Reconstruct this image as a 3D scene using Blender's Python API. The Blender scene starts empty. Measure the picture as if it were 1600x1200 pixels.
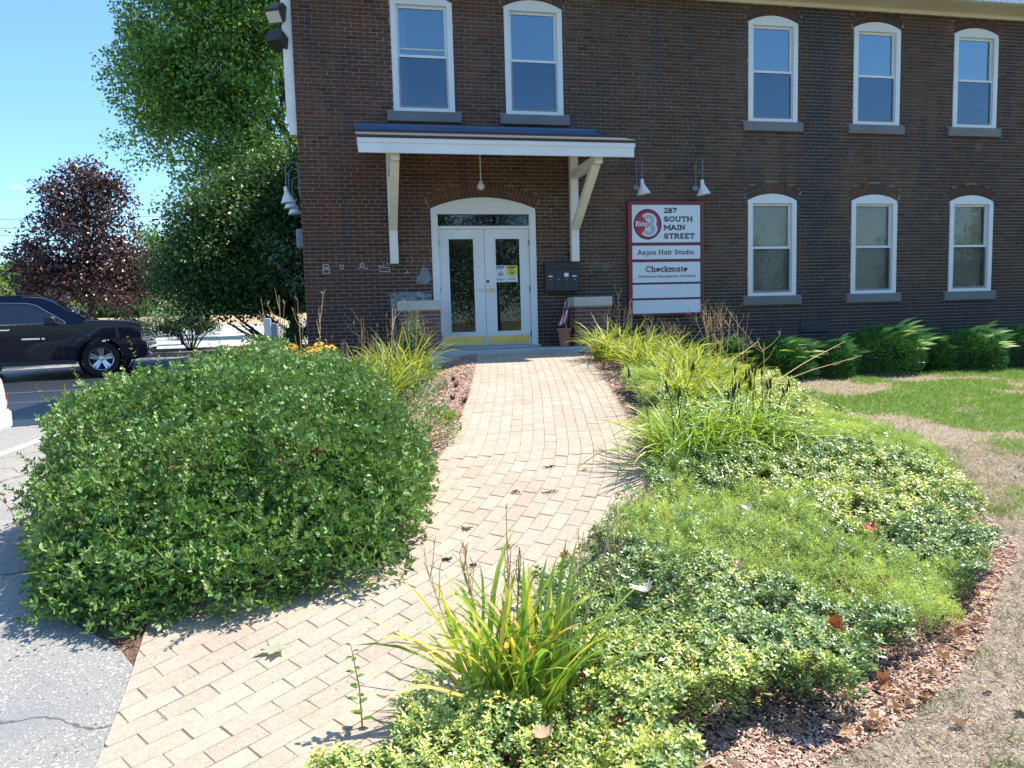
import bpy, bmesh, math, random
import numpy as np
from mathutils import Matrix, Vector
random.seed(7); RNG = np.random.default_rng(11)
R = math.radians
S = bpy.context.scene
COL = S.collection

# ------------------------------------------------------------------ camera, sky, sun, exposure
EYE = 1.67
cam = bpy.data.cameras.new('camera'); co = bpy.data.objects.new('camera', cam); COL.objects.link(co)
yaw, pit, rol = R(11.7245), R(5.2587), R(-1.5459)
fw = Vector((math.sin(yaw)*math.cos(pit), math.cos(yaw)*math.cos(pit), -math.sin(pit)))
rt = Vector((math.cos(yaw), -math.sin(yaw), 0)); up = rt.cross(fw)
r2 = rt*math.cos(rol)+up*math.sin(rol); u2 = -rt*math.sin(rol)+up*math.cos(rol)
co.matrix_world = Matrix(((r2.x, u2.x, -fw.x, 0), (r2.y, u2.y, -fw.y, 0), (r2.z, u2.z, -fw.z, EYE), (0, 0, 0, 1)))
cam.sensor_width = 36; cam.lens = 36*1153.86/1600; cam.clip_start = .05; cam.clip_end = 2000
S.camera = co
SUN = Vector((.59, .18, 1.0)).normalized()
world = bpy.data.worlds.new('World'); S.world = world; world.use_nodes = True
wn = world.node_tree; wn.nodes.clear(); L = wn.links.new
sky = wn.nodes.new('ShaderNodeTexSky'); sky.sky_type = 'NISHITA'; sky.sun_disc = False
sky.sun_elevation = math.asin(SUN.z); sky.sun_rotation = math.atan2(SUN.x, SUN.y)
sky.air_density = 1.0; sky.dust_density = .6; sky.ozone_density = 1.6; sky.altitude = 60
tc = wn.nodes.new('ShaderNodeTexCoord')
mp = wn.nodes.new('ShaderNodeMapping'); mp.inputs['Scale'].default_value = (1, 1, 3.2)
mp.inputs['Location'].default_value = (1.7, .9, .4)
cn = wn.nodes.new('ShaderNodeTexNoise'); cn.inputs['Scale'].default_value = 5.5; cn.inputs['Detail'].default_value = 6; cn.inputs['Roughness'].default_value = .55
cr = wn.nodes.new('ShaderNodeValToRGB'); cr.color_ramp.elements[0].position = .66; cr.color_ramp.elements[1].position = .78
cr.color_ramp.elements[1].color = (.75, .75, .75, 1)
mx = wn.nodes.new('ShaderNodeMixRGB'); mx.inputs['Color2'].default_value = (8.5, 8.8, 9.2, 1)
bg = wn.nodes.new('ShaderNodeBackground'); bg.inputs['Strength'].default_value = .14
wo = wn.nodes.new('ShaderNodeOutputWorld')
tint = wn.nodes.new('ShaderNodeMixRGB'); tint.blend_type = 'MULTIPLY'; tint.inputs['Fac'].default_value = 1; tint.inputs['Color2'].default_value = (.74, 1.0, 1.2, 1)
sz_ = wn.nodes.new('ShaderNodeSeparateXYZ'); low = wn.nodes.new('ShaderNodeMapRange'); low.inputs['From Min'].default_value = .30; low.inputs['From Max'].default_value = .14; low.inputs['To Min'].default_value = 0; low.inputs['To Max'].default_value = 1
cm_ = wn.nodes.new('ShaderNodeMath'); cm_.operation = 'MULTIPLY'
L(tc.outputs['Generated'], sz_.inputs[0]); L(sz_.outputs['Z'], low.inputs['Value']); L(low.outputs[0], cm_.inputs[1])
L(tc.outputs['Generated'], mp.inputs['Vector']); L(mp.outputs['Vector'], cn.inputs['Vector']); L(cn.outputs['Fac'], cr.inputs['Fac'])
L(cr.outputs['Color'], cm_.inputs[0]); L(cm_.outputs[0], mx.inputs['Fac']); L(sky.outputs['Color'], tint.inputs['Color1']); L(tint.outputs[0], mx.inputs['Color1']); L(mx.outputs['Color'], bg.inputs['Color']); L(bg.outputs[0], wo.inputs['Surface'])
sl = bpy.data.lights.new('sun', 'SUN'); sl.energy = 4.6; sl.angle = R(.53); sl.color = (1, .93, .82)
so = bpy.data.objects.new('sun', sl); COL.objects.link(so); so.rotation_euler = SUN.to_track_quat('Z', 'Y').to_euler()
so.location = SUN*40
S.view_settings.view_transform = 'Standard'; S.view_settings.look = 'None'; S.view_settings.gamma = 1
S.view_settings.use_curve_mapping = False; S.view_settings.exposure = .85
S.render.engine = 'CYCLES'
S.cycles.max_bounces = 8; S.cycles.diffuse_bounces = 4; S.cycles.glossy_bounces = 4; S.cycles.transparent_max_bounces = 12
S.cycles.transmission_bounces = 6; S.cycles.caustics_reflective = False; S.cycles.caustics_refractive = False

# ------------------------------------------------------------------ helpers
def tag(o, label=None, cat=None, group=None, kind=None):
    if label: o['label'] = label
    if cat: o['category'] = cat
    if group: o['group'] = group
    if kind: o['kind'] = kind
    return o
def empty(name, loc=(0, 0, 0), rz=0, **k):
    o = bpy.data.objects.new(name, None); COL.objects.link(o); o.location = loc; o.rotation_euler = (0, 0, rz); o.empty_display_size = .1
    return tag(o, **k)
def link(name, me, parent=None, **k):
    o = bpy.data.objects.new(name, me); COL.objects.link(o)
    if parent is not None: o.parent = parent
    return tag(o, **k)
def npmesh(name, V, F, mat, rnd=None, smooth=False, attrs=None):
    """mesh from numpy verts (n,3) and faces (m,3|4) or a list of such arrays"""
    V = np.asarray(V, np.float32).reshape(-1, 3)
    Fs = F if isinstance(F, list) else [F]
    me = bpy.data.meshes.new(name)
    me.vertices.add(len(V)); me.vertices.foreach_set('co', V.ravel())
    idx = np.concatenate([f.ravel() for f in Fs]).astype(np.int32)
    tot = np.concatenate([np.full(len(f), f.shape[1]) for f in Fs]).astype(np.int32)
    st = np.r_[0, np.cumsum(tot)[:-1]].astype(np.int32)
    me.loops.add(len(idx)); me.loops.foreach_set('vertex_index', idx)
    me.polygons.add(len(tot)); me.polygons.foreach_set('loop_start', st)
    try: me.polygons.foreach_set('loop_total', tot)
    except Exception: pass
    if rnd is not None:
        a = me.attributes.new('rnd', 'FLOAT', 'POINT'); a.data.foreach_set('value', np.asarray(rnd, np.float32))
    for k, v in (attrs or {}).items():
        a = me.attributes.new(k, 'FLOAT', 'POINT'); a.data.foreach_set('value', np.asarray(v, np.float32))
    me.update(calc_edges=True); me.validate()
    if smooth: me.polygons.foreach_set('use_smooth', np.ones(len(tot), bool))
    for m in (mat if isinstance(mat, (list, tuple)) else [mat]): me.materials.append(m)
    return me
class MB:
    """collects boxes, tubes and polygons into one mesh"""
    def __init__(s): s.v = []; s.f = []; s.r = []; s.m = []; s.mi = 0; s.rv = .5
    def add(s, vs, fs):
        b = len(s.v); s.v += [tuple(map(float, x)) for x in vs]; s.r += [s.rv]*len(vs)
        for q in fs: s.f.append(tuple(i+b for i in q)); s.m.append(s.mi)
    def box(s, x0, x1, y0, y1, z0, z1, M=None):
        vs = [(x, y, z) for z in (z0, z1) for y in (y0, y1) for x in (x0, x1)]
        if M is not None: vs = [tuple(M @ Vector(q)) for q in vs]
        s.add(vs, [(0, 2, 3, 1), (4, 5, 7, 6), (0, 1, 5, 4), (2, 6, 7, 3), (0, 4, 6, 2), (1, 3, 7, 5)])
    def bbox(s, x0, x1, y0, y1, z0, z1, b=.006, M=None):
        """box with chamfered vertical and horizontal edges"""
        vs = []; 
        for z, i in ((z0, b), (z0+b, 0), (z1-b, 0), (z1, b)):
            vs += [(x0+i+b*(i == 0), y0+i, z), (x1-i-b*(i == 0), y0+i, z), (x1-i, y0+i+b*(i == 0), z), (x1-i, y1-i-b*(i == 0), z), (x1-i-b*(i == 0), y1-i, z), (x0+i+b*(i == 0), y1-i, z), (x0+i, y1-i-b*(i == 0), z), (x0+i, y0+i+b*(i == 0), z)]
        if M is not None: vs = [tuple(M @ Vector(q)) for q in vs]
        fs = [tuple(range(7, -1, -1)), tuple(range(24, 32))]
        for k in range(3):
            for i in range(8): fs.append((k*8+i, k*8+(i+1) % 8, k*8+8+(i+1) % 8, k*8+8+i))
        s.add(vs, fs)
    def beam(s, a, b, w, h, upv=(0, 0, 1)):
        a = Vector(a); b = Vector(b); d = (b-a); ln = d.length; d.normalize(); x = d.cross(Vector(upv)).normalized(); u = x.cross(d)
        vs = [tuple(p+x*i*w/2+u*j*h/2) for p in (a, b) for i, j in ((-1, -1), (1, -1), (1, 1), (-1, 1))]
        s.add(vs, [(0, 1, 2, 3), (7, 6, 5, 4), (0, 4, 5, 1), (1, 5, 6, 2), (2, 6, 7, 3), (3, 7, 4, 0)])
    def tube(s, pts, rad, n=6, cap=True):
        P = [Vector(p) for p in pts]; rad = rad if hasattr(rad, '__len__') else [rad]*len(P); vs = []
        px = None
        for i, p in enumerate(P):
            d = (P[min(i+1, len(P)-1)]-P[max(i-1, 0)]).normalized()
            if px is None: px = d.orthogonal().normalized()
            else:
                px = (px-d*px.dot(d))
                px = px.normalized() if px.length > 1e-5 else d.orthogonal().normalized()
            y = d.cross(px)
            for k in range(n):
                a = 2*math.pi*k/n; vs.append(tuple(p+(px*math.cos(a)+y*math.sin(a))*rad[i]))
        fs = [(i*n+k, i*n+(k+1) % n, i*n+n+(k+1) % n, i*n+n+k) for i in range(len(P)-1) for k in range(n)]
        if cap: fs += [tuple(range(n-1, -1, -1)), tuple(range((len(P)-1)*n, len(P)*n))]
        s.add(vs, fs)
    def lathe(s, prof, n=20, c=(0, 0, 0), M=None, caps=True):
        """prof: list of (radius, z)"""
        vs = []
        for r, z in prof:
            for k in range(n):
                a = 2*math.pi*k/n; vs.append(Vector((r*math.cos(a), r*math.sin(a), z)))
        vs = [(M @ q if M is not None else q)+Vector(c) for q in vs]
        fs = [(i*n+k, i*n+(k+1) % n, i*n+n+(k+1) % n, i*n+n+k) for i in range(len(prof)-1) for k in range(n)]
        if caps:
            if prof[0][0] > 1e-4: fs.append(tuple(range(n-1, -1, -1)))
            if prof[-1][0] > 1e-4: fs.append(tuple(range((len(prof)-1)*n, len(prof)*n)))
        s.add(vs, fs)
    def prism(s, poly, y0, y1, M=None):
        """polygon in xz pushed along y"""
        n = len(poly); vs = [(x, y0, z) for x, z in poly]+[(x, y1, z) for x, z in poly]
        if M is not None: vs = [tuple(M @ Vector(q)) for q in vs]
        s.add(vs, [tuple(range(n)), tuple(range(2*n-1, n-1, -1))]+[(i, i+n, (i+1) % n+n, (i+1) % n) for i in range(n)])
    def mesh(s, name, mats, smooth=False, fix=True):
        me = bpy.data.meshes.new(name); me.from_pydata(s.v, [], s.f)
        for m in (mats if isinstance(mats, (list, tuple)) else [mats]): me.materials.append(m)
        me.polygons.foreach_set('material_index', s.m)
        a = me.attributes.new('rnd', 'FLOAT', 'POINT'); a.data.foreach_set('value', s.r)
        if fix and len(s.f) > 1:
            bm = bmesh.new(); bm.from_mesh(me); bmesh.ops.recalc_face_normals(bm, faces=bm.faces); bm.to_mesh(me); bm.free()
        if smooth:
            me.polygons.foreach_set('use_smooth', [True]*len(s.f))
            try: me.set_sharp_from_angle(angle=R(40))
            except Exception: pass
        me.update(); return me
    def obj(s, name, mats, parent=None, smooth=False, **k): return link(name, s.mesh(name, mats, smooth), parent, **k)

def hash2(ix, iy, seed=0):
    h = (ix.astype(np.int64)*374761393+iy.astype(np.int64)*668265263+seed*982451653) & 0x7fffffff
    h = ((h ^ (h >> 13))*1274126177) & 0x7fffffff
    return ((h ^ (h >> 16)) & 0xffff)/65535.0
def vnoise(x, y, seed=0):
    ix = np.floor(x); iy = np.floor(y); fx = x-ix; fy = y-iy; fx = fx*fx*(3-2*fx); fy = fy*fy*(3-2*fy)
    a = hash2(ix, iy, seed); b = hash2(ix+1, iy, seed); c = hash2(ix, iy+1, seed); d = hash2(ix+1, iy+1, seed)
    return (a*(1-fx)+b*fx)*(1-fy)+(c*(1-fx)+d*fx)*fy
def fbm(x, y, seed=0, o=4):
    t = 0; A = .5; n = 0
    for k in range(o): t = t+A*vnoise(x*2**k, y*2**k, seed+k*17); n += A; A *= .5
    return t/n
def inpoly(x, y, P):
    c = np.zeros(len(x), bool); P = np.asarray(P, float); j = len(P)-1
    for i in range(len(P)):
        m = ((P[i, 1] > y) != (P[j, 1] > y)); xx = (P[j, 0]-P[i, 0])*(y-P[i, 1])/(P[j, 1]-P[i, 1]+1e-12)+P[i, 0]
        c ^= m & (x < xx); j = i
    return c
def unit(v): return v/np.maximum(np.linalg.norm(v, axis=-1, keepdims=True), 1e-9)

# ------------------------------------------------------------------ materials
def mat(name, col, rough=.6, ramp=None, var=None, bump=None, spec=.5, metal=0., transl=0., coat=0., ramp_noise=None, speck=None, alpha=None):
    """col: base colour; ramp: colours over the 'rnd' attribute; var=(scale, amount): value noise; speck=(scale, colour, threshold, soft)"""
    m = bpy.data.materials.new(name); m.use_nodes = True; nt = m.node_tree; N = nt.nodes; l = nt.links.new
    b = N['Principled BSDF']; out = N['Material Output']
    b.inputs['Roughness'].default_value = rough; b.inputs['Metallic'].default_value = metal
    b.inputs['Specular IOR Level'].default_value = spec; b.inputs['Coat Weight'].default_value = coat
    b.inputs['Coat Roughness'].default_value = .03
    geo = N.new('ShaderNodeNewGeometry'); pos = geo.outputs['Position']
    if ramp:
        at = N.new('ShaderNodeAttribute'); at.attribute_name = 'rnd'; rp = N.new('ShaderNodeValToRGB')
        els = rp.color_ramp.elements
        while len(els) < len(ramp): els.new(.5)
        for i, (e, c) in enumerate(zip(els, ramp)):
            e.position = i/(len(ramp)-1); e.color = (*c, 1)
        l(at.outputs['Fac'], rp.inputs['Fac']); c_ = rp.outputs['Color']
    else:
        rgb = N.new('ShaderNodeRGB'); rgb.outputs[0].default_value = (*col, 1); c_ = rgb.outputs[0]
    if var:
        for sc, am in (var if isinstance(var[0], (tuple, list)) else [var]):
            n = N.new('ShaderNodeTexNoise'); n.inputs['Scale'].default_value = sc; n.inputs['Detail'].default_value = 5; l(pos, n.inputs['Vector'])
            mr = N.new('ShaderNodeMapRange'); mr.inputs['From Min'].default_value = .25; mr.inputs['From Max'].default_value = .75
            mr.inputs['To Min'].default_value = 1-am; mr.inputs['To Max'].default_value = 1+am; l(n.outputs['Fac'], mr.inputs['Value'])
            mm = N.new('ShaderNodeMixRGB'); mm.blend_type = 'MULTIPLY'; mm.inputs['Fac'].default_value = 1; l(c_, mm.inputs['Color1']); l(mr.outputs[0], mm.inputs['Color2']); c_ = mm.outputs[0]
    for sp in (speck or []):
        sc, scol, th, soft = sp[:4]
        n = N.new('ShaderNodeTexNoise'); n.inputs['Scale'].default_value = sc; n.inputs['Detail'].default_value = 3; l(pos, n.inputs['Vector'])
        mr = N.new('ShaderNodeMapRange'); mr.inputs['From Min'].default_value = th; mr.inputs['From Max'].default_value = th+soft; l(n.outputs['Fac'], mr.inputs['Value'])
        if len(sp) > 4:
            mu = N.new('ShaderNodeMath'); mu.operation = 'MULTIPLY'; mu.inputs[1].default_value = sp[4]; l(mr.outputs[0], mu.inputs[0]); fo = mu.outputs[0]
        else: fo = mr.outputs[0]
        mm = N.new('ShaderNodeMixRGB'); l(fo, mm.inputs['Fac']); l(c_, mm.inputs['Color1']); mm.inputs['Color2'].default_value = (*scol, 1); c_ = mm.outputs[0]
    l(c_, b.inputs['Base Color'])
    if bump:
        n = N.new('ShaderNodeTexNoise'); n.inputs['Scale'].default_value = bump[0]; n.inputs['Detail'].default_value = 4; l(pos, n.inputs['Vector'])
        bp = N.new('ShaderNodeBump'); bp.inputs['Strength'].default_value = bump[1]; bp.inputs['Distance'].default_value = bump[2] if len(bump) > 2 else .01
        l(n.outputs['Fac'], bp.inputs['Height']); l(bp.outputs[0], b.inputs['Normal'])
    if transl:
        t = N.new('ShaderNodeBsdfTranslucent'); ms = N.new('ShaderNodeMixShader'); ms.inputs[0].default_value = transl
        tm = N.new('ShaderNodeMixRGB'); tm.blend_type = 'MULTIPLY'; tm.inputs['Fac'].default_value = 1; tm.inputs['Color2'].default_value = (1.55, 1.5, .85, 1)
        l(c_, tm.inputs['Color1']); l(tm.outputs[0], t.inputs['Color']); l(b.outputs[0], ms.inputs[1]); l(t.outputs[0], ms.inputs[2]); l(ms.outputs[0], out.inputs['Surface'])
    m['c'] = 1
    return m
def glass(name, tint=(.9, .93, .95), ior=1.9, dark=1.0, rough=.0, refl=(1, 1, 1), wave=.12):
    m = bpy.data.materials.new(name); m.use_nodes = True; nt = m.node_tree; N = nt.nodes; l = nt.links.new; N.clear()
    o = N.new('ShaderNodeOutputMaterial'); t = N.new('ShaderNodeBsdfTransparent'); g = N.new('ShaderNodeBsdfGlossy'); f = N.new('ShaderNodeFresnel'); mx = N.new('ShaderNodeMixShader')
    t.inputs['Color'].default_value = tuple(c*dark for c in tint)+(1,); g.inputs['Roughness'].default_value = rough; g.inputs['Color'].default_value = (*refl, 1); f.inputs['IOR'].default_value = ior
    gg = N.new('ShaderNodeNewGeometry'); nz_ = N.new('ShaderNodeTexNoise'); nz_.inputs['Scale'].default_value = 2.6; nz_.inputs['Detail'].default_value = 1; l(gg.outputs['Position'], nz_.inputs['Vector'])
    bp_ = N.new('ShaderNodeBump'); bp_.inputs['Strength'].default_value = wave; bp_.inputs['Distance'].default_value = .02; l(nz_.outputs['Fac'], bp_.inputs['Height']); l(bp_.outputs[0], g.inputs['Normal'])
    l(f.outputs[0], mx.inputs[0]); l(t.outputs[0], mx.inputs[1]); l(g.outputs[0], mx.inputs[2]); l(mx.outputs[0], o.inputs['Surface'])
    return m

m_white = mat('white_paint', (.72, .73, .73), .45, var=((3, .05), (40, .03)))
m_cream = mat('cream_paint', (.80, .77, .70), .5, var=((4, .07), (30, .04)))
m_soffit = mat('beige_soffit_paint', (.62, .57, .47), .6, var=(2, .06))
m_gutter = mat('pale_gutter_paint', (.70, .75, .78), .4, var=(6, .06))
m_plaster_old = mat('old_plaster', (.27, .275, .29), .95, var=((9, .3), (40, .3)), speck=[(14, (.10, .085, .08), .52, .1, .8)])
m_granite = mat('granite_sill', (.17, .172, .17), .8, var=((2, .15), (60, .2)), bump=(80, .3, .004))
m_concrete = mat('concrete', (.42, .42, .41), .85, var=((1.5, .15), (30, .1)), bump=(70, .3, .004))
m_cap = mat('limestone_cap', (.50, .48, .42), .8, var=((3, .12), (40, .08)), bump=(60, .2, .003))
m_mortar = mat('mortar', (.27, .225, .185), .9, var=((.7, .2), (25, .12)), bump=(90, .4, .004))
m_mortar_light = mat('pale_mortar', (.42, .41, .40), .9, var=((5, .15), (50, .15)))
m_smear = mat('mortar_smear', (.20, .21, .225), .95, var=((9, .3), (40, .25)))
def brick_mat(name, ramp, stain=True):
    m = mat(name, (0, 0, 0), .88, ramp=ramp, var=((.45, .30), (2.2, .18), (18, .16), (90, .14)), speck=[(1.1, (.045, .040, .040), .56, .14, .55), (2.6, (.20, .185, .17), .66, .10, .35)], bump=(70, .5, .004), spec=.25)
    nt = m.node_tree; N = nt.nodes; l = nt.links.new; b = N['Principled BSDF']; src = b.inputs['Base Color'].links[0].from_socket
    if stain:   # soot streak run down from the roof edge beside a window, and damp dark courses along the foundation
        g = N.new('ShaderNodeNewGeometry'); sx = N.new('ShaderNodeSeparateXYZ'); l(g.outputs['Position'], sx.inputs[0])
        n = N.new('ShaderNodeTexNoise'); n.inputs['Scale'].default_value = 1.6; n.inputs['Detail'].default_value = 5; l(g.outputs['Position'], n.inputs['Vector'])
        def mth(op, a, c=None):
            q = N.new('ShaderNodeMath'); q.operation = op; q.use_clamp = False
            for i, v in enumerate((a, c)):
                if v is None: continue
                if hasattr(v, 'is_linked'): l(v, q.inputs[i])
                else: q.inputs[i].default_value = v
            return q.outputs[0]
        wob = mth('MULTIPLY', mth('SUBTRACT', n.outputs['Fac'], .5), 1.6)
        dx = mth('ABSOLUTE', mth('ADD', mth('SUBTRACT', sx.outputs['X'], 8.72), wob))
        s1 = N.new('ShaderNodeMapRange'); s1.inputs['From Min'].default_value = .62; s1.inputs['From Max'].default_value = .12; s1.inputs['To Min'].default_value = 0; s1.inputs['To Max'].default_value = .8; l(dx, s1.inputs['Value'])
        hz = mth('ADD', sx.outputs['Z'], mth('MULTIPLY', wob, .6))
        s2 = N.new('ShaderNodeMapRange'); s2.inputs['From Min'].default_value = 2.5; s2.inputs['From Max'].default_value = 1.7; s2.inputs['To Min'].default_value = 0; s2.inputs['To Max'].default_value = .62; l(hz, s2.inputs['Value'])
        mpv = N.new('ShaderNodeMapping'); mpv.inputs['Scale'].default_value = (2.6, 1, .22); l(g.outputs['Position'], mpv.inputs['Vector'])
        ns = N.new('ShaderNodeTexNoise'); ns.inputs['Scale'].default_value = 1.5; ns.inputs['Detail'].default_value = 6; l(mpv.outputs['Vector'], ns.inputs['Vector'])
        s4 = N.new('ShaderNodeMapRange'); s4.inputs['From Min'].default_value = .53; s4.inputs['From Max'].default_value = .72; s4.inputs['To Min'].default_value = 0; s4.inputs['To Max'].default_value = .6; l(ns.outputs['Fac'], s4.inputs['Value'])
        f = mth('MAXIMUM', mth('MAXIMUM', s1.outputs[0], s2.outputs[0]), s4.outputs[0])
        mm = N.new('ShaderNodeMixRGB'); l(f, mm.inputs['Fac']); l(src, mm.inputs['Color1']); mm.inputs['Color2'].default_value = (.035, .035, .04, 1)
        # the end of the wall near the corner keeps a redder brick
        s3 = N.new('ShaderNodeMapRange'); s3.inputs['From Min'].default_value = 4.0; s3.inputs['From Max'].default_value = 1.2; s3.inputs['To Min'].default_value = 0; s3.inputs['To Max'].default_value = .55; l(mth('ADD', sx.outputs['X'], wob), s3.inputs['Value'])
        m2 = N.new('ShaderNodeMixRGB'); m2.blend_type = 'MULTIPLY'; m2.inputs['Color2'].default_value = (1.35, .82, .72, 1); l(s3.outputs[0], m2.inputs['Fac']); l(mm.outputs[0], m2.inputs['Color1'])
        l(m2.outputs[0], b.inputs['Base Color'])
    return m
m_brick = brick_mat('old_brick', [(0.055, 0.038, 0.028), (0.092, 0.058, 0.040), (0.114, 0.061, 0.040), (0.085, 0.063, 0.049), (0.129, 0.058, 0.038), (0.071, 0.049, 0.037), (0.100, 0.071, 0.053)])
m_archbrick = brick_mat('arch_brick', [(0.086, 0.050, 0.035), (0.122, 0.065, 0.042), (0.101, 0.065, 0.048)])
m_pierbrick = brick_mat('new_brick', [(0.176, 0.076, 0.060), (0.216, 0.096, 0.072), (0.152, 0.068, 0.056), (0.200, 0.104, 0.084)], False)
m_paver = mat('paver', (0.000, 0.000, 0.000), .9, ramp=[(0.408, 0.322, 0.244), (0.459, 0.366, 0.276), (0.428, 0.332, 0.253), (0.479, 0.386, 0.294), (0.449, 0.346, 0.262)], var=((1.2, .10), (30, .10)), bump=(163.200, 0.495, 0.003), spec=.2, speck=[(120, (0.612, 0.535, 0.432), .58, .06, .8), (95, (0.255, 0.198, 0.152), .63, .05, .7), (2.2, (0.337, 0.257, 0.193), .60, .15, .45)])
m_sand = mat('joint_sand', (.19, .15, .105), .95, var=((3, .2), (80, .25)), speck=[(5, (.16, .19, .06), .60, .1, .6)])
m_asphalt_old = mat('bleached_asphalt', (.31, .295, .265), .92, var=((.5, .1), (3, .06)), bump=(140, .8, .008), spec=.3, speck=[(75, (.52, .51, .50), .58, .04, .9), (60, (.12, .12, .12), .62, .04, .85), (1.1, (.25, .25, .255), .56, .12, .6)])
def add_cracks(m, scale, width, col, fac):
    nt = m.node_tree; N = nt.nodes; l = nt.links.new; b = N['Principled BSDF']; src = b.inputs['Base Color'].links[0].from_socket
    g = N.new('ShaderNodeNewGeometry'); wn_ = N.new('ShaderNodeTexNoise'); wn_.inputs['Scale'].default_value = 1.4; wn_.inputs['Detail'].default_value = 5; l(g.outputs['Position'], wn_.inputs['Vector'])
    va = N.new('ShaderNodeVectorMath'); va.operation = 'MULTIPLY_ADD'; va.inputs[1].default_value = (.9, .9, .9); l(wn_.outputs['Color'], va.inputs[0]); l(g.outputs['Position'], va.inputs[2])
    v = N.new('ShaderNodeTexVoronoi'); v.feature = 'DISTANCE_TO_EDGE'; v.inputs['Scale'].default_value = scale; l(va.outputs[0], v.inputs['Vector'])
    r = N.new('ShaderNodeMapRange'); r.inputs['From Min'].default_value = width; r.inputs['From Max'].default_value = width*.3; r.inputs['To Min'].default_value = 0; r.inputs['To Max'].default_value = fac; l(v.outputs['Distance'], r.inputs['Value'])
    mm = N.new('ShaderNodeMixRGB'); l(r.outputs[0], mm.inputs['Fac']); l(src, mm.inputs['Color1']); mm.inputs['Color2'].default_value = (*col, 1); l(mm.outputs[0], b.inputs['Base Color'])
add_cracks(m_asphalt_old, .45, .008, (.07, .07, .07), .75)
m_asphalt_new = mat('dark_asphalt', (.024, .029, .038), .42, var=((.6, .12), (4, .08)), bump=(120, .5, .006), speck=[(90, (.13, .13, .13), .66, .05, .7)])
m_lotfar = mat('pale_lot', (.52, .51, .49), .9, var=((.3, .07), (3, .05)))
m_line = mat('road_paint', (.62, .62, .60), .7, var=(14, .12), speck=[(60, (.28, .28, .28), .62, .08, .8)])
m_seam = mat('seam_paint', (.20, .21, .22), .8, var=(10, .2))
m_kerb = mat('kerb_stone', (.20, .20, .20), .85, var=(4, .2))
m_mulchbed = mat('mulch_soil', (.16, .085, .058), .95, var=((6, .3), (60, .4)), bump=(60, 1, .02), speck=[(70, (.34, .22, .16), .58, .06), (45, (.06, .03, .02), .62, .05)])
m_chip = mat('mulch_chip', (0.000, 0.000, 0.000), .9, ramp=[(0.186, 0.093, 0.070), (0.372, 0.222, 0.165), (0.535, 0.371, 0.280), (0.675, 0.519, 0.420), (0.303, 0.167, 0.121)], spec=.15)
m_soil = mat('dry_lawn_soil', (0, 0, 0), .95, ramp=[(.27, .215, .165), (.24, .20, .13), (.17, .20, .06)], var=((2.5, .18), (40, .3)), bump=(50, .8, .015), speck=[(60, (.50, .42, .33), .58, .07), (38, (.14, .10, .07), .60, .06), (5, (.22, .17, .12), .56, .1, .7)])
m_straw = mat('straw_bank', (.42, .30, .17), .95, var=((1.2, .25), (20, .3)))
m_earth = mat('earth', (.12, .11, .06), .95, var=((.2, .2), (3, .2)))
def leafm(name, ramp, rough=.45, tr=.28, spec=.5): return mat(name, (0, 0, 0), rough, ramp=ramp, transl=tr, spec=spec)
m_shrub = leafm('bluegreen_leaf', [(0.081, 0.158, 0.051), (0.120, 0.240, 0.068), (0.147, 0.284, 0.065), (0.203, 0.345, 0.073), (0.161, 0.263, 0.105), (0.268, 0.397, 0.081), (.22, .23, .06), (.34, .27, .10)], .42, .16, .5)
m_stem_y = mat('yellow_stem', (.30, .28, .07), .6)
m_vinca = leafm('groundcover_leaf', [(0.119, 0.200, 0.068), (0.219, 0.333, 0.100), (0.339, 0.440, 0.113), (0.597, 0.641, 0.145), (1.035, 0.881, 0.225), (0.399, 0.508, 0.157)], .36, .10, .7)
m_junip = leafm('juniper_spray', [(0.290, 0.386, 0.137), (0.483, 0.576, 0.194), (0.639, 0.731, 0.217), (0.866, 0.901, 0.268)], .6, .15)
m_blade = leafm('strap_leaf', [(0.112, 0.223, 0.045), (0.184, 0.308, 0.054), (0.288, 0.412, 0.063), (0.453, 0.550, 0.090), (0.741, 0.618, 0.125), (0.782, 0.463, 0.215)], .38, .35)
m_blade_y = leafm('yellowing_strap_leaf', [(0.185, 0.266, 0.043), (0.290, 0.374, 0.057), (0.422, 0.459, 0.072), (0.554, 0.507, 0.100), (0.634, 0.483, 0.172)], .42, .38)
m_dry = mat('dry_stalk', (0.000, 0.000, 0.000), .8, ramp=[(0.403, 0.230, 0.117), (0.605, 0.384, 0.200), (0.766, 0.538, 0.307), (0.322, 0.173, 0.090)])
m_pod = mat('seed_pod', (.055, .030, .018), .8, var=(60, .3))
m_grass = leafm('lawn_grass', [(0.582, 0.494, 0.330), (0.481, 0.442, 0.198), (0.253, 0.364, 0.079), (0.190, 0.338, 0.066), (0.304, 0.442, 0.092)], .6, .25)
m_thatch = leafm('dry_thatch', [(.56, .47, .34), (.34, .26, .17), (.15, .11, .07), (.24, .28, .09), (.18, .30, .06)], .7, .15)
m_yew = leafm('yew_needle', [(0.040, 0.129, 0.025), (0.069, 0.199, 0.032), (0.121, 0.307, 0.041), (0.393, 0.593, 0.058)], .45, .15)
m_bark = mat('bark', (.10, .075, .055), .9, var=((3, .3), (25, .3)), bump=(30, .8, .03))
m_barkdark = mat('dark_bark', (.035, .028, .022), .9, var=(12, .3))
m_tree1 = leafm('tree_leaf', [(0.084, 0.173, 0.050), (0.144, 0.275, 0.061), (0.229, 0.389, 0.075), (0.379, 0.540, 0.097), (0.608, 0.689, 0.155)], .4, .35)
m_tree2 = leafm('dark_tree_leaf', [(0.034, 0.079, 0.026), (0.061, 0.126, 0.032), (0.096, 0.186, 0.040), (0.165, 0.262, 0.053)], .45, .25)
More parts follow.
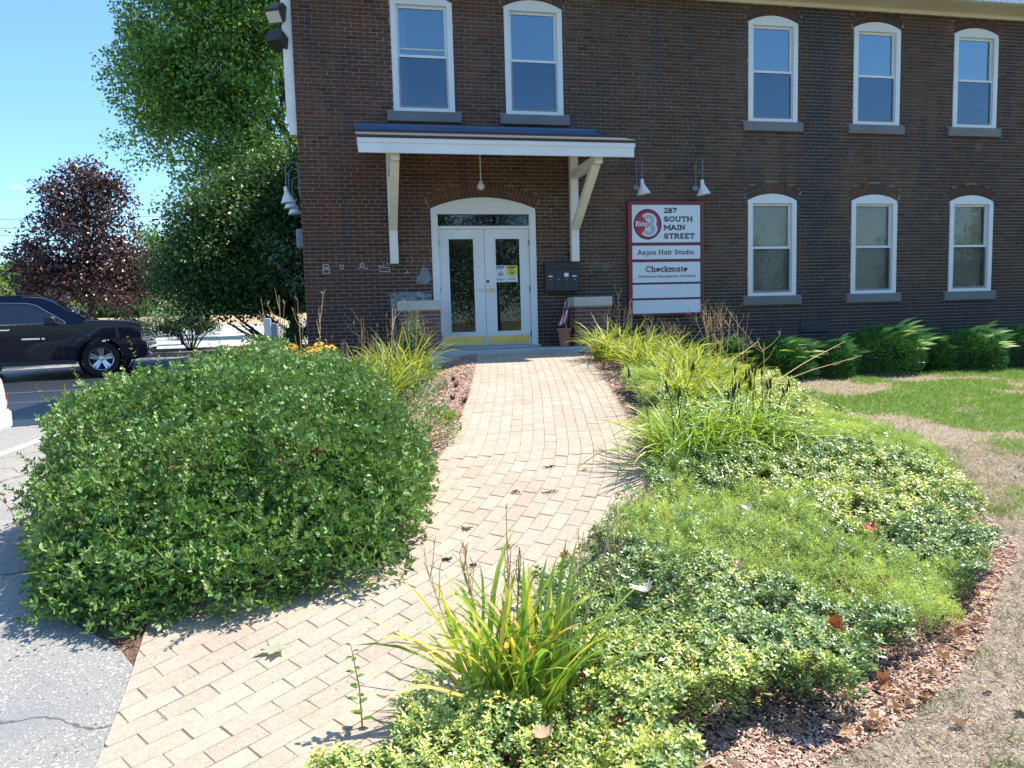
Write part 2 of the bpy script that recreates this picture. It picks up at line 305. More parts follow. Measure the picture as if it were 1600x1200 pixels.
m_tree3 = leafm('light_tree_leaf', [(0.065, 0.143, 0.030), (0.104, 0.208, 0.036), (0.156, 0.273, 0.048), (0.221, 0.338, 0.060)], .5, .35)
m_maroon = leafm('maroon_leaf', [(0.026, 0.013, 0.019), (0.054, 0.022, 0.024), (0.090, 0.036, 0.029), (0.144, 0.060, 0.038), (0.060, 0.029, 0.041)], .38, .2, .8)
m_lime = leafm('lime_leaf', [(.14, .22, .03), (.22, .32, .04), (.30, .38, .06)], .5, .35)
m_sage = leafm('sage_leaf', [(0.166, 0.250, 0.135), (0.229, 0.322, 0.177), (0.104, 0.177, 0.083)], .6, .25)
m_yellowfl = leafm('yellow_petal', [(.72, .42, .02), (.76, .50, .04), (.70, .34, .01)], .6, .2)
m_browncone = mat('flower_cone', (.06, .028, .012), .9)
m_redleaf = leafm('red_fallen_leaf', [(.36, .08, .03), (.45, .13, .04)], .6, .2)
m_litter = leafm('brown_fallen_leaf', [(0.270, 0.130, 0.065), (0.459, 0.260, 0.143), (0.621, 0.390, 0.234), (0.405, 0.169, 0.091), (0.702, 0.546, 0.390)], .6, .15)
m_paleleaf = leafm('pale_fallen_leaf', [(.62, .60, .52), (.55, .50, .38)], .6, .15)
m_greenleaf = leafm('pale_green_fallen_leaf', [(.40, .43, .29), (.46, .48, .33)], .5, .2)
m_black = mat('black_metal', (.022, .022, .024), .45)
m_dark = mat('dark_plastic', (.03, .032, .036), .5)
m_bronze = mat('bronze_housing', (.045, .035, .03), .5)
m_lens = mat('lamp_lens', (.60, .56, .48), .25, coat=.3)
m_brass = mat('brass', (.62, .54, .24), .33, metal=1, var=(5, .1))
m_steel = mat('steel', (.5, .5, .5), .3, metal=1)
m_greymetal = mat('grey_metal', (.20, .24, .28), .5)
m_shingle = mat('roof_shingle', (.05, .047, .045), .9, var=((4, .2), (50, .25)))
m_flash = mat('blue_flashing', (.07, .12, .22), .5, var=(5, .15))
m_maroonpaint = mat('maroon_paint', (.22, .022, .035), .45, var=(8, .06))
m_navy = mat('navy_paint', (.012, .016, .045), .5)
m_signwhite = mat('sign_white', (.70, .74, .78), .35, var=(3, .03))
m_plum = mat('plum_lettering', (.085, .018, .06), .5)
m_logored = mat('logo_red', (.42, .03, .05), .45)
m_logogrey = mat('logo_grey', (.36, .44, .52), .5)
m_paperw = mat('white_paper', (.70, .72, .74), .7)
m_papery = mat('yellow_paper', (.72, .66, .08), .7)
m_blind = mat('tan_roller_blind', (.64, .60, .44), .9, var=(3, .05))
m_blindw = mat('white_slat_blind', (.72, .74, .76), .6)
m_room = mat('interior_plaster', (.30, .29, .27), .9)
m_screen = glass('insect_screen', (.68, .70, .74), 1.25, 1, .3)
m_pane = glass('window_glass', (.80, .86, .92), 3.3, refl=(.72, .92, 1.0))
m_pane_low = glass('plain_window_glass', (.86, .90, .90), 1.6)
m_doorglass = glass('door_glass', (.60, .64, .66), 1.75, wave=.015)
m_terracotta = mat('terracotta', (.34, .14, .085), .8, var=(8, .12))
m_flagred = mat('flag_red', (.40, .03, .04), .8); m_flagwhite = mat('flag_white', (.68, .68, .70), .8); m_flagblue = mat('flag_blue', (.03, .045, .17), .8)
m_carpaint = mat('navy_car_paint', (.005, .008, .026), .12, coat=.45, spec=.12)
m_carwhite = mat('white_car_paint', (.72, .73, .74), .3, coat=1.)
m_carglass = mat('car_glass', (.012, .016, .022), .04, spec=.9, coat=.5)
m_chrome = mat('chrome', (.75, .76, .78), .12, metal=1)
m_alloy = mat('alloy_wheel', (.55, .56, .58), .25, metal=1)
m_tyre = mat('tyre_rubber', (.018, .018, .018), .85)
m_plate = mat('plate_teal', (.30, .55, .48), .5)
m_wire = mat('cable', (.10, .11, .13), .7)
m_post = mat('galvanised_post', (.52, .56, .58), .5, var=(10, .1))

# ------------------------------------------------------------------ terrain: a flat lot and lawn with a ramped walk up to the door
SEAM=np.array([(-1.75,2.66),(-1.35,2.95),(-1.0,3.18),(-.8,3.33),(-.63,3.46),(-.43,3.61),(-.12,3.85),(.08,4.01),(.34,4.22),(.56,4.45),(.75,4.74),(.92,5.0),(1.06,5.24),(1.21,5.5),(1.33,5.74),(1.42,6.0),(1.50,6.3),(1.62,6.8),(1.74,7.3),(1.86,7.8),(1.98,8.3),(2.07,8.75),(2.2,9.4),(2.34,10.1),(2.46,10.7),(2.56,11.3),(2.66,11.95)])
def smooth(P,n=3):
    P=P.copy()
    for _ in range(n):
        P[1:-1]=.25*P[:-2]+.5*P[1:-1]+.25*P[2:]
    return P
def resample(P,step):
    d=np.r_[0,np.cumsum(np.linalg.norm(np.diff(P,axis=0),axis=1))]
    s=np.arange(0,d[-1],step)
    return np.stack([np.interp(s,d,P[:,0]),np.interp(s,d,P[:,1])],1)
CL=resample(SEAM,.05); CL=smooth(CL,60)
TG=np.gradient(CL,axis=0); TG/=np.linalg.norm(TG,axis=1)[:,None]
NR=np.stack([TG[:,1],-TG[:,0]],1)   # to the right
CL=CL+NR*.09
HW=.84
def hpath(Y): return EYE+np.interp(Y,[-5,0,3.2,4.6,5.2,6.0,7.8,10.3,12.2],[-1.85,-1.78,-1.65,-1.42,-1.30,-1.15,-.97,-.70,-.62])
def base(Y):
    return EYE-1.70+.058*np.clip(Y-2.5,-8,8.6)+np.interp(Y,[19,24,45,52,80,200],[0,.35,.85,1.7,2.2,3.0])
def ground(x,y):
    x=np.asarray(x,float);y=np.asarray(y,float);shp=np.broadcast(x,y).shape
    x=np.broadcast_to(x,shp).ravel();y=np.broadcast_to(y,shp).ravel()
    out=base(y)
    m=(x>-6)&(x<9)&(y>-2)&(y<15)
    if m.any():
        xs,ys=x[m],y[m]
        C=CL[::3];N=NR[::3]
        best=np.full(len(xs),1e9);sd=np.zeros(len(xs))
        for i in range(0,len(xs),20000):
            a=xs[i:i+20000,None]-C[:,0];b=ys[i:i+20000,None]-C[:,1]
            d=a*a+b*b;j=d.argmin(1);k=np.arange(len(j))
            best[i:i+20000]=np.sqrt(d[k,j]);sd[i:i+20000]=a[k,j]*N[j,0]+b[k,j]*N[j,1]
        fall=np.where(sd>0,3.0,1.7)
        t=np.clip((best-HW-.05)/fall,0,1);w=1-t*t*(3-2*t)
        hb=out[m];hp=hpath(ys)
        out[m]=hb+w*np.maximum(hp-hb,0)*np.clip((ys-2.0)/2,0,1)
    return out.reshape(shp)
LE = CL-NR*HW; RE = CL+NR*HW
def xL(Y): return np.interp(Y, LE[:, 1], LE[:, 0])
def xR(Y): return np.interp(Y, RE[:, 1], RE[:, 0])
LAWN = np.array([(1.2, 1.2), (1.45, 2.2), (1.64, 2.33), (1.98, 2.44), (2.31, 2.59), (2.84, 2.91), (3.29, 3.21), (3.97, 3.75), (4.43, 4.36), (5.0, 5.31), (5.4, 6.22), (5.68, 7.11), (6.1, 8.62), (6.55, 10.04), (6.9, 10.9), (7.2, 11.2)])
def xLawn(Y): return np.interp(Y, LAWN[:, 1], LAWN[:, 0])+.05*np.sin(Y*5.1)*np.clip(Y-1.5, 0, 1)
BEDL = np.array([(-1.08, 2.9), (-1.13, 3.72), (-1.75, 4.3), (-2.15, 5.2), (-2.3, 6.5), (-2.2, 8), (-1.9, 10), (-1.5, 12), (-1.2, 13)])
def xB(Y): return np.interp(Y, BEDL[:, 1], BEDL[:, 0])
def strip(name, Ys, fl, fr, n, m, dz, rnd=None, **k):
    Ys = np.asarray(Ys, float); t = np.linspace(0, 1, n); a = fl(Ys); b = fr(Ys)
    X = a[:, None]*(1-t)+b[:, None]*t; Y = np.repeat(Ys[:, None], n, 1); Z = ground(X, Y)+dz
    V = np.stack([X, Y, Z], -1).reshape(-1, 3); i = np.arange((len(Ys)-1)*n).reshape(-1, n)[:, :-1].ravel()
    F = np.stack([i, i+1, i+n+1, i+n], 1)
    return link(name, npmesh(name, V, F, m, None if rnd is None else rnd(V), True), **k)
c_ = lambda v: (lambda Y: np.full(len(Y), float(v)))
# one sheet out to the horizon, a little below the paved and planted surfaces
gx = np.r_[np.linspace(-400, -14, 14)[:-1], np.linspace(-14, 18, 110), np.linspace(18, 400, 14)[1:]]
gy = np.r_[np.linspace(-300, -10, 10)[:-1], np.linspace(-10, 26, 120), np.linspace(26, 700, 40)[1:]]
GX, GY = np.meshgrid(gx, gy); n = len(gx); i = np.arange((len(gy)-1)*n).reshape(-1, n)[:, :-1].ravel()
link('ground', npmesh('ground', np.stack([GX, GY, ground(GX, GY)-.06], -1).reshape(-1, 3), np.stack([i, i+1, i+n+1, i+n], 1), m_earth, smooth=True), kind='structure')
def lot_right(Y): return np.where(Y > 3.72, xB(Y), -1.10+.085*np.clip(3.72-Y, -1, 3))
strip('parking_lot', np.r_[np.linspace(-12, 0, 12)[:-1], np.linspace(0, 13, 80), np.linspace(13, 23.1, 26)[1:]], c_(-45), lot_right, 70, m_asphalt_old, .003, kind='structure')
strip('planting_bed', np.linspace(3.2, 13.0, 90), lambda Y: xB(Y)-.02, lambda Y: np.where(Y < 4.6, np.maximum(xB(Y)+.1, xL(Y)+.30), xL(Y)+.06), 24, m_mulchbed, 0, kind='structure')
strip('planting_bed', np.r_[np.linspace(1.3, 12.8, 120)], lambda Y: np.where(Y < 1.95, -1.0, xR(Y)-.06), xLawn, 40, m_mulchbed, 0, kind='structure')
strip('foundation_bed', np.linspace(11.0, 12.83, 10), lambda Y: xLawn(Y)-.05, c_(22), 60, m_mulchbed, .012, kind='structure')
def greenness(x, y):
    g = 2.0*(fbm(x*.55+3, y*.8, 5)-.5)-.20+np.clip((y-5.2)*.085, -.25, .32)+np.clip((x-6.5)*.02, -.1, .15)-np.clip(1.0-(x-xLawn(y))*.8, 0, 1)*.22+1.7*(fbm(x*1.7, y*2.4, 9)-.5)
    return np.clip(.5+g*2.4, 0, 1)
strip('lawn', np.linspace(1.2, 11.2, 130), lambda Y: xLawn(Y)-.02, c_(24), 190, m_soil, .006, rnd=lambda V: greenness(V[:, 0], V[:, 1]), kind='structure')
# road behind the shrub, its paint and seams
def slant(name, o0, o1, x0, x1, m, dz, kind='structure', nx=60, parent=None, ny=None):
    ny = ny or max(2, int((o1-o0)/.5)); xs = np.linspace(x0, x1, nx); os_ = np.linspace(o0, o1, ny)
    X, O = np.meshgrid(xs, os_); Y = 10.5+.2*(X+4)+O; i = np.arange((ny-1)*nx).reshape(-1, nx)[:, :-1].ravel()
    return link(name, npmesh(name, np.stack([X, Y, ground(X, Y)+dz], -1).reshape(-1, 3), np.stack([i, i+1, i+nx+1, i+nx], 1), m, smooth=True), parent, kind=kind)
road = slant('road', 0, 11.6, -40, -1.3, m_asphalt_new, .010)
for o, wd in ((1.35, .05), (3.1, .05), (5.35, .07)):
    slant('seam_line', o, o+wd, -40, -1.35, m_seam if wd < .1 else m_line, .014, None, 50, road, 2)
mk = MB()
def stripe(x0, y0, x1, y1, w, name='parking_stripe'):
    n = 24; t = np.linspace(0, 1, n); X = x0+(x1-x0)*t; Y = y0+(y1-y0)*t; d = np.array([x1-x0, y1-y0]); d = d/np.linalg.norm(d); p = np.array([-d[1], d[0]])*w/2
    V = np.concatenate([np.stack([X+s*p[0], Y+s*p[1], ground(X+s*p[0], Y+s*p[1])+.008], 1) for s in (-1, 1)]); i = np.arange(n-1)
    return link(name, npmesh(name, V, np.stack([i, i+1, i+n+1, i+n], 1), m_line), bpy.data.objects['parking_lot'])
stripe(-4.35, 5.6, -3.50, 10.45, .13); stripe(-7.0, 5.4, -6.2, 10.0, .13)
strip('pale_parking_lot', np.linspace(24.9, 47, 20), c_(-60), c_(6), 20, m_lotfar, .02, kind='structure')
strip('straw_bank', np.linspace(47, 58, 10), c_(-60), c_(8), 10, m_straw, .03, kind='structure')
# planted island with its kerb between the road and the pale lot
isl = strip('traffic_island', np.linspace(23.2, 24.9, 6), c_(-40), c_(-.9), 40, m_mulchbed, .10, kind='structure')
for k in range(26):
    b = MB(); x0 = -40+k*1.5; z = float(base(np.array(23.1))); b.bbox(x0, x0+1.485, 23.02, 23.2, z-.2, z+.14, .02); b.obj('kerb_stone', m_kerb, isl)

# ------------------------------------------------------------------ brick walk: every paver its own piece, the far ones joined
walk = None
t = np.linspace(-1, 1, 44); Cw = CL; Nw = NR; P = Cw[:, None, :]+Nw[:, None, :]*(t[None, :, None]*(HW+.02))
Zw = ground(P[..., 0], P[..., 1])+.0088; n = 44; i = np.arange((len(Cw)-1)*n).reshape(-1, n)[:, :-1].ravel()
PX = P.copy(); PX[..., 0] = np.maximum(PX[..., 0], -1.10+.085*np.clip(3.72-PX[..., 1], -1, 3))
walk = link('brick_walk', npmesh('brick_walk', np.concatenate([PX, Zw[..., None]], -1).reshape(-1, 3), np.stack([i, i+n, i+n+1, i+1], 1), m_sand), kind='structure')
def clip_half(poly, a, b):   # keep the part of a polygon to the right of the line a->b
    out = []; 
    def sd(p): return (b[0]-a[0])*(p[1]-a[1])-(b[1]-a[1])*(p[0]-a[0])
    for k in range(len(poly)):
        p, q = poly[k], poly[(k+1) % len(poly)]; sp, sq = sd(p), sd(q)
        if sp <= 0: out.append(p)
        if sp*sq < 0: u = sp/(sp-sq); out.append((p[0]+(q[0]-p[0])*u, p[1]+(q[1]-p[1])*u))
    return out
PW, PL, PH, GAP = .105, .232, .05, .0028
def paver_mesh(poly, mb=None, b=.0028):
    m = mb or MB(); n = len(poly); c = np.mean(poly, 0); P0 = [tuple(p) for p in poly]
    ins = [tuple(np.array(p)+(c-np.array(p))*min(.3, b*.7/max(np.linalg.norm(c-np.array(p)), 1e-4)*1.5)) for p in P0]
    vs = [(x, y, -PH) for x, y in P0]+[(x, y, -b) for x, y in P0]+[(x, y, 0) for x, y in ins]
    fs = [tuple(range(2*n, 3*n))]+[(k*n+i, k*n+(i+1) % n, k*n+n+(i+1) % n, k*n+n+i) for k in (0, 1) for i in range(n)]
    m.add(vs, fs); return m
full = [(-PL/2+GAP/2, -PW/2+GAP/2), (PL/2-GAP/2, -PW/2+GAP/2), (PL/2-GAP/2, PW/2-GAP/2), (-PL/2+GAP/2, PW/2-GAP/2)]
variants = []
for k in range(14):
    m = MB(); m.rv = (k+.5)/14; jit = [(x+RNG.normal(0, .0012), y+RNG.normal(0, .001)) for x, y in full]
    variants.append(paver_mesh(jit, m).mesh('paver', m_paver))
cutA, cutB = (-1.13+.02, 3.9), (-1.02, 2.5)
pv = []
for c in range(16):
    o = (c-7.5)*PW; Q = CL+NR*o; dd = np.r_[0, np.cumsum(np.linalg.norm(np.diff(Q, axis=0), axis=1))]
    s = (.5 if c % 2 else 0)*PL+RNG.uniform(-.012, .012)
    while s+PL/2 < dd[-1]:
        x = np.interp(s+PL/2, dd, Q[:, 0]); y = np.interp(s+PL/2, dd, Q[:, 1]); tx = np.interp(s+PL/2, dd, TG[:, 0]); ty = np.interp(s+PL/2, dd, TG[:, 1])
        s += PL+RNG.normal(0, .0012)
        a = math.atan2(ty, tx)+RNG.normal(0, .008)
        ca, sa = math.cos(a), math.sin(a)
        w = [(x+px*ca-py*sa, y+px*sa+py*ca) for px, py in full]
        cl = clip_half(w, cutB, cutA)
        if len(cl) < 3: continue
        clipped = len(cl) != 4 or max(abs(cl[k][0]-w[k][0])+abs(cl[k][1]-w[k][1]) for k in range(4)) > 1e-6
        ar = abs(sum(cl[k][0]*cl[(k+1) % len(cl)][1]-cl[(k+1) % len(cl)][0]*cl[k][1] for k in range(len(cl))))/2
        if ar < .0012: continue
        e = .1; z0 = float(ground(x, y)); sl_ = (float(ground(x+tx*e, y+ty*e))-float(ground(x-tx*e, y-ty*e)))/(2*e); sx = (float(ground(x+ty*e, y-tx*e))-float(ground(x-ty*e, y+tx*e)))/(2*e)
        v = (Vector((x, y, z0))-co.location); q = Vector((x, y, z0-EYE)); dep = q.dot(fw); px = q.dot(r2)/dep; py = q.dot(u2)/dep
        vis = dep > 0 and abs(px) < .72 and py > -.55 and not (px < -.06 and py > -.02)
        pv.append((dep if vis else 99, x, y, z0+.0122+RNG.normal(0, .0008), a, sl_+RNG.normal(0, .004), sx+RNG.normal(0, .005), cl if clipped else None))
pv.sort(key=lambda q: q[0])
field = MB()
for k, (dep, x, y, z, a, sl_, sx, cl) in enumerate(pv):
    M = Matrix.Translation((x, y, z)) @ Matrix.Rotation(a, 4, 'Z') @ Matrix.Rotation(-math.atan(sl_), 4, 'Y') @ Matrix.Rotation(-math.atan(sx), 4, 'X')
    near = k < 300 and dep < 90
    if cl is not None or not near:
        Mi = (Matrix.Translation((x, y, z)) @ Matrix.Rotation(a, 4, 'Z')).inverted()
        poly = full if cl is None else [tuple((Mi @ Vector((p[0], p[1], z)))[:2]) for p in cl]
        m = MB(); m.rv = random.random(); paver_mesh(poly, m)
        if near:
            ob = m.obj('paver', m_paver, walk); ob.matrix_world = M
        else:
            field.rv = m.rv; field.add([tuple(M @ Vector(q)) for q in m.v], m.f)
    else:
        ob = link('paver', random.choice(variants), walk); ob.matrix_world = M
field.obj('paver_field', m_paver, walk, kind='stuff')
# concrete landing in front of the door
zl = 1.15
b = MB(); b.bbox(.95, 4.0, 12.0, 12.82, zl-.35, zl-.035, .012); link('landing_slab', b.mesh('landing_slab', m_concrete), kind='structure')

# ------------------------------------------------------------------ the brick building
WY = 12.82; CX = -.81; X1 = 21.; ZT = 7.33
bld = empty('brick_building', (4, WY, .5), label='two storey dark red brick office building with white arched windows', cat='building')
def put(o):   # children are modelled in world coordinates
    o.matrix_parent_inverse = bld.matrix_world.inverted(); return o
bpy.context.view_layer.update()
bld_inv = Matrix.Translation((-4, -WY, -.5))
def bpart(mb, name, mats, parent=None, smooth=False, **k):
    o = link(name, mb.mesh(name, mats, smooth), parent or bld, **k)
    if parent is None: o.matrix_parent_inverse = bld_inv
    return o
UZ, UT, LZ, LT = 5.131, 6.913, 1.921, 3.704
OPEN = [(.768, 1.802, UZ, UT, .13), (2.684, 3.709, UZ, UT, .13), (7.244, 8.252, UZ, UT, .12), (9.428, 10.437, UZ, UT, .12), (11.638, 12.649, UZ, UT, .12), (14.0, 15.01, UZ, UT, .12),
        (7.244, 8.252, LZ, LT, .12), (9.428, 10.437, LZ, LT, .12), (11.638, 12.649, LZ, LT, .12), (14.0, 15.01, LZ, LT, .12), (1.319, 3.158, 1.15, 3.533, .19)]
def arc(o):
    x0, x1, z0, zs, r = o; w = x1-x0; Rr = (w*w/4+r*r)/(2*r); return (x0+x1)/2, zs+r-Rr, Rr, math.asin(w/2/Rr)
# mortar face with real openings
wb = MB(); MY = WY+.008
xs = sorted({CX, X1} | {v for o in OPEN for v in o[:2]}); zs_ = sorted({.3, ZT} | {v for o in OPEN for v in (o[2], o[3]+o[4])})
for a, b_ in zip(xs, xs[1:]):
    for c, d in zip(zs_, zs_[1:]):
        xm, zm = (a+b_)/2, (c+d)/2
        if any(o[0] < xm < o[1] and o[2] < zm < o[3]+o[4] for o in OPEN): continue
        wb.add([(a, MY, c), (b_, MY, c), (b_, MY, d), (a, MY, d)], [(0, 1, 2, 3)])
for o in OPEN:
    cx, cz, Rr, th = arc(o); K = 12; pts = [(cx+Rr*math.sin(-th+2*th*k/K), cz+Rr*math.cos(-th+2*th*k/K)) for k in range(K+1)]; top = o[3]+o[4]
    for p, q in zip(pts, pts[1:]):
        if top-max(p[1], q[1]) > 1e-4 or top-min(p[1], q[1]) > 1e-4:
            wb.add([(p[0], MY, p[1]), (q[0], MY, q[1]), (q[0], MY, top+.0001), (p[0], MY, top+.0001)], [(0, 1, 2, 3)])
        wb.add([(p[0], MY, p[1]), (q[0], MY, q[1]), (q[0], MY+.3, q[1]), (p[0], MY+.3, p[1])], [(0, 1, 2, 3)])
    x0, x1, z0, zz = o[:4]
    wb.add([(x0, MY, z0), (x0, MY, zz), (x0, MY+.3, zz), (x0, MY+.3, z0)], [(0, 1, 2, 3)]); wb.add([(x1, MY, z0), (x1, MY, zz), (x1, MY+.3, zz), (x1, MY+.3, z0)], [(0, 1, 2, 3)])
    wb.add([(x0, MY, z0), (x1, MY, z0), (x1, MY+.3, z0), (x0, MY+.3, z0)], [(0, 1, 2, 3)])
wall = bpart(wb, 'wall', m_mortar)
# the other sides, floor between the storeys, partition and roof
sh = MB(); D = 24.0
sh.box(CX+.012, CX+.3, MY+.002, D, .2, ZT); sh.box(X1-.3, X1, MY+.31, D, .2, ZT); sh.box(CX+.3, X1-.3, D-.3, D, .2, ZT)
bpart(sh, 'side_wall', m_brick)
sh = MB(); sh.box(CX+.31, X1-.31, MY+.31, D-.31, 4.35, 4.6); sh.box(CX+.31, X1-.31, MY+.31, D-.31, .9, 1.12); sh.box(CX+.31, X1-.31, 16.0, 16.15, 1.121, 4.349); sh.box(CX+.31, X1-.31, 16.0, 16.15, 4.601, 7.2); bpart(sh, 'interior_floor', m_room)
sh = MB(); sh.box(CX-.1, X1+.1, WY-.02, D+.1, ZT, ZT+.12); bpart(sh, 'roof', m_shingle)
# eave: soffit, bed mould and ribbed gutter
e = MB(); e.box(CX-.2, X1+.2, WY-.52, WY-.022, ZT-.045, ZT+.06); ev = bpart(e, 'eave_soffit', m_soffit)
e = MB(); e.box(CX-.2, X1+.2, WY-.05, WY-.003, ZT-.11, ZT-.047); bpart(e, 'bed_mould', m_cream)
e = MB(); e.box(CX-.2, X1+.2, WY-.60, WY-.522, ZT-.05, ZT+.16)
for k in range(150): e.box(CX-.15+k*.145, CX-.08+k*.145, WY-.612, WY-.601, ZT-.045, ZT+.15)
bpart(e, 'gutter', m_gutter)
e = MB(); e.box(-.965, CX+.008, 12.88, 13.05, 4.9, 7.3); e.box(-.93, CX+.008, 12.87, 13.06, 4.72, 4.899); bpart(e, 'corner_board', m_cream)

CH, BL, JT = .0645, .208, .0085
def brick(mb, x0, x1, z0, z1, y0=WY, d=.02, ox=0, oz=0):
    x0 -= ox; x1 -= ox; z0 -= oz; z1 -= oz
    b = .0025; vs = [(x0, y0+d, z0), (x1, y0+d, z0), (x1, y0+d, z1), (x0, y0+d, z1), (x0+b, y0, z0+b), (x1-b, y0, z0+b), (x1-b, y0, z1-b), (x0+b, y0, z1-b)]
    mb.add(vs, [(4, 5, 6, 7), (0, 1, 5, 4), (1, 2, 6, 5), (2, 3, 7, 6), (3, 0, 4, 7)])
bricks = []
row = 0; z = .32
while z+CH < ZT:
    zm = z+CH/2; ex = []
    for o in OPEN:
        cx, cz, Rr, th = arc(o); ring = .21 if o[1]-o[0] < 1.5 else .235
        if o[2]-.01 < zm <= o[3]: ex.append((o[0], o[1]))
        elif zm > o[3] and zm < cz+Rr+ring:
            hw = math.sqrt(max((Rr+ring)**2-(zm-cz)**2, 0)); hw = min(hw, (zm-cz)*math.tan(th)+.004); ex.append((cx-hw-.006, cx+hw+.006))
    for o in OPEN[:10]:   # stone sills
        if o[2]-.18 < zm < o[2]: ex.append((o[0]-.11, o[1]+.11))
    header = row % 15 == 6; ln = (BL-JT)/2-.005+JT/2 if header else BL
    if header: ln = .105
    x = CX+.002-(ln/2 if row % 2 else 0)+RNG.uniform(-.004, .004)
    while x < X1:
        x0, x1 = x+JT/2, x+ln-JT/2; x += ln+RNG.normal(0, .002)
        seg = [(max(x0, CX), min(x1, X1))]
        for a, b_ in ex: seg = [s for (p, q) in seg for s in ((p, min(q, a)), (max(p, b_), q)) if s[1]-s[0] > 0]
        for p, q in seg:
            if q-p > .025: bricks.append((p, q, z+JT/2+RNG.normal(0, .0008), z+CH-JT/2+RNG.normal(0, .0008), q-p > .195))
    z += CH; row += 1
def bkey(b):
    x, zc = (b[0]+b[1])/2, (b[2]+b[3])/2; v = Vector((x, WY, zc-EYE)); d = v.dot(fw); px, py = v.dot(r2)/d, v.dot(u2)/d
    if not b[4] or abs(px) > .69 or abs(py) > .515: return 1e6
    if .14 < x < 4.4 and zc > 4.5: return 1e5+d          # behind the canopy roof
    if zc < 1.75 and (x < 1.4 or x > 3.6): return 1e5+d
    if (.6 < x < .8 or 3.75 < x < 3.95) and 2.5 < zc < 4.4: return 1e5+d
    if (x-2.24)**2 < 1.1 and zc < 3.7: return 1e5+d
    if 3.2 < x < 3.95 and 2.0 < zc < 2.65: return 1e5+d
    if 4.85 < x < 6.32 and 1.6 < zc < 3.66: return 1e5+d
    return d
bricks.sort(key=bkey)
bvar = []
for k in range(16):
    m = MB(); m.rv = (k+.5)/16; h = (CH-JT)/2; l_ = (BL-JT)/2; brick(m, -l_, l_, -h, h, 0, .02); bvar.append(m.mesh('brick', m_brick))
courses = MB()
for k, (x0, x1, z0, z1, f_) in enumerate(bricks):
    dy = RNG.normal(0, .0011)
    if k < 300:
        ob = link('brick', random.choice(bvar), wall); ob.matrix_world = Matrix.Translation(((x0+x1)/2, WY+dy, (z0+z1)/2))
        ob.matrix_parent_inverse = Matrix.Identity(4); ob.location = ((x0+x1)/2, WY+dy, (z0+z1)/2)
    else:
        courses.rv = random.random(); brick(courses, x0, x1, z0, z1, WY+dy)
o = link('brick_courses', courses.mesh('brick_courses', m_brick), wall, kind='stuff')
# rowlock arches, two rings each
ar = MB()
for o in OPEN:
    cx, cz, Rr, th = arc(o); wide = o[1]-o[0] > 1.5
    for ring in range(2):
        h = .1 if not wide else .112; ra = Rr+.006+ring*(h+.006); n = max(6, round(2*th*ra/.068)); da = 2*th/n
        for k in range(n):
            a = -th+da*(k+.5); ar.rv = random.random(); g = da/2-.0045/ra; dy = RNG.normal(0, .001)
            def pp(r_, q): return (cx+r_*math.sin(q), cz+r_*math.cos(q))
            c4 = [pp(ra, a-g), pp(ra, a+g), pp(ra+h, a+g), pp(ra+h, a-g)]; m4 = np.mean(c4, 0)
            vs = [(p[0], WY+.02, p[1]) for p in c4]+[(p[0]+(m4[0]-p[0])*.06, WY-.002+dy, p[1]+(m4[1]-p[1])*.03) for p in c4]
            ar.add(vs, [(4, 7, 6, 5), (0, 4, 5, 1), (1, 5, 6, 2), (2, 6, 7, 3), (3, 7, 4, 0)])
link('arch_brickwork', ar.mesh('arch_brickwork', m_archbrick), wall, kind='stuff')
# remains of old plaster beside the door, and mortar ghosts where letters were taken off the wall
g = MB()
g.add([(.60, WY-.006, 1.15), (.68, WY-.006, 1.15), (.68, WY-.006, 1.98), (1.28, WY-.006, 1.98), (1.29, WY-.006, 2.09), (1.1, WY-.006, 2.12), (.58, WY-.006, 2.11)], [(0, 1, 2, 3, 6), (3, 4, 5, 6)])
link('plaster_remains', g.mesh('plaster_remains', m_plaster_old), wall)
g = MB(); n = 14
for (cx_, cz_, rx, rz) in ((1.19, 2.40, .10, .15), (1.1, 2.33, .07, .08)):
    g.add([(cx_, WY-.004-.001*cx_, cz_)]+[(cx_+rx*math.cos(q*6.283/n)*(1+.2*math.sin(q*5)), WY-.004-.001*cx_, cz_+rz*math.sin(q*6.283/n)*(1+.2*math.cos(q*3))) for q in range(n)], [(0, 1+q, 1+(q+1) % n) for q in range(n)])
link('mortar_smear', g.mesh('mortar_smear', m_smear), wall)
y0, y1 = WY-.005, WY+.004
def bar(x0, x1, z0, z1): g.box(x0, x1, y0, y1, z0, z1)
def ring_(x0, x1, z0, z1, t=.014):
    bar(x0, x1, z0, z0+t); bar(x0, x1, z1-t, z1); bar(x0, x0+t, z0+t+.0005, z1-t-.0005); bar(x1-t, x1, z0+t+.0005, z1-t-.0005)
for ghost in (lambda: (ring_(-.505, -.41, 2.545, 2.615), ring_(-.515, -.395, 2.455, 2.5395)), lambda: ring_(-.235, -.165, 2.53, 2.60), lambda: (ring_(.10, .17, 2.545, 2.62), bar(.055, .098, 2.525, 2.54), bar(.17, .235, 2.525, 2.54)),
              lambda: (ring_(.42, .60, 2.47, 2.555), bar(.40, .47, 2.565, 2.58), bar(.49, .505, 2.5555, 2.62), bar(.54, .60, 2.60, 2.615)), lambda: (bar(.84, .93, 2.445, 2.46), bar(.88, .895, 2.4605, 2.49))):
    g = MB(); ghost(); link('letter_ghost', g.mesh('letter_ghost', m_mortar_light), wall)
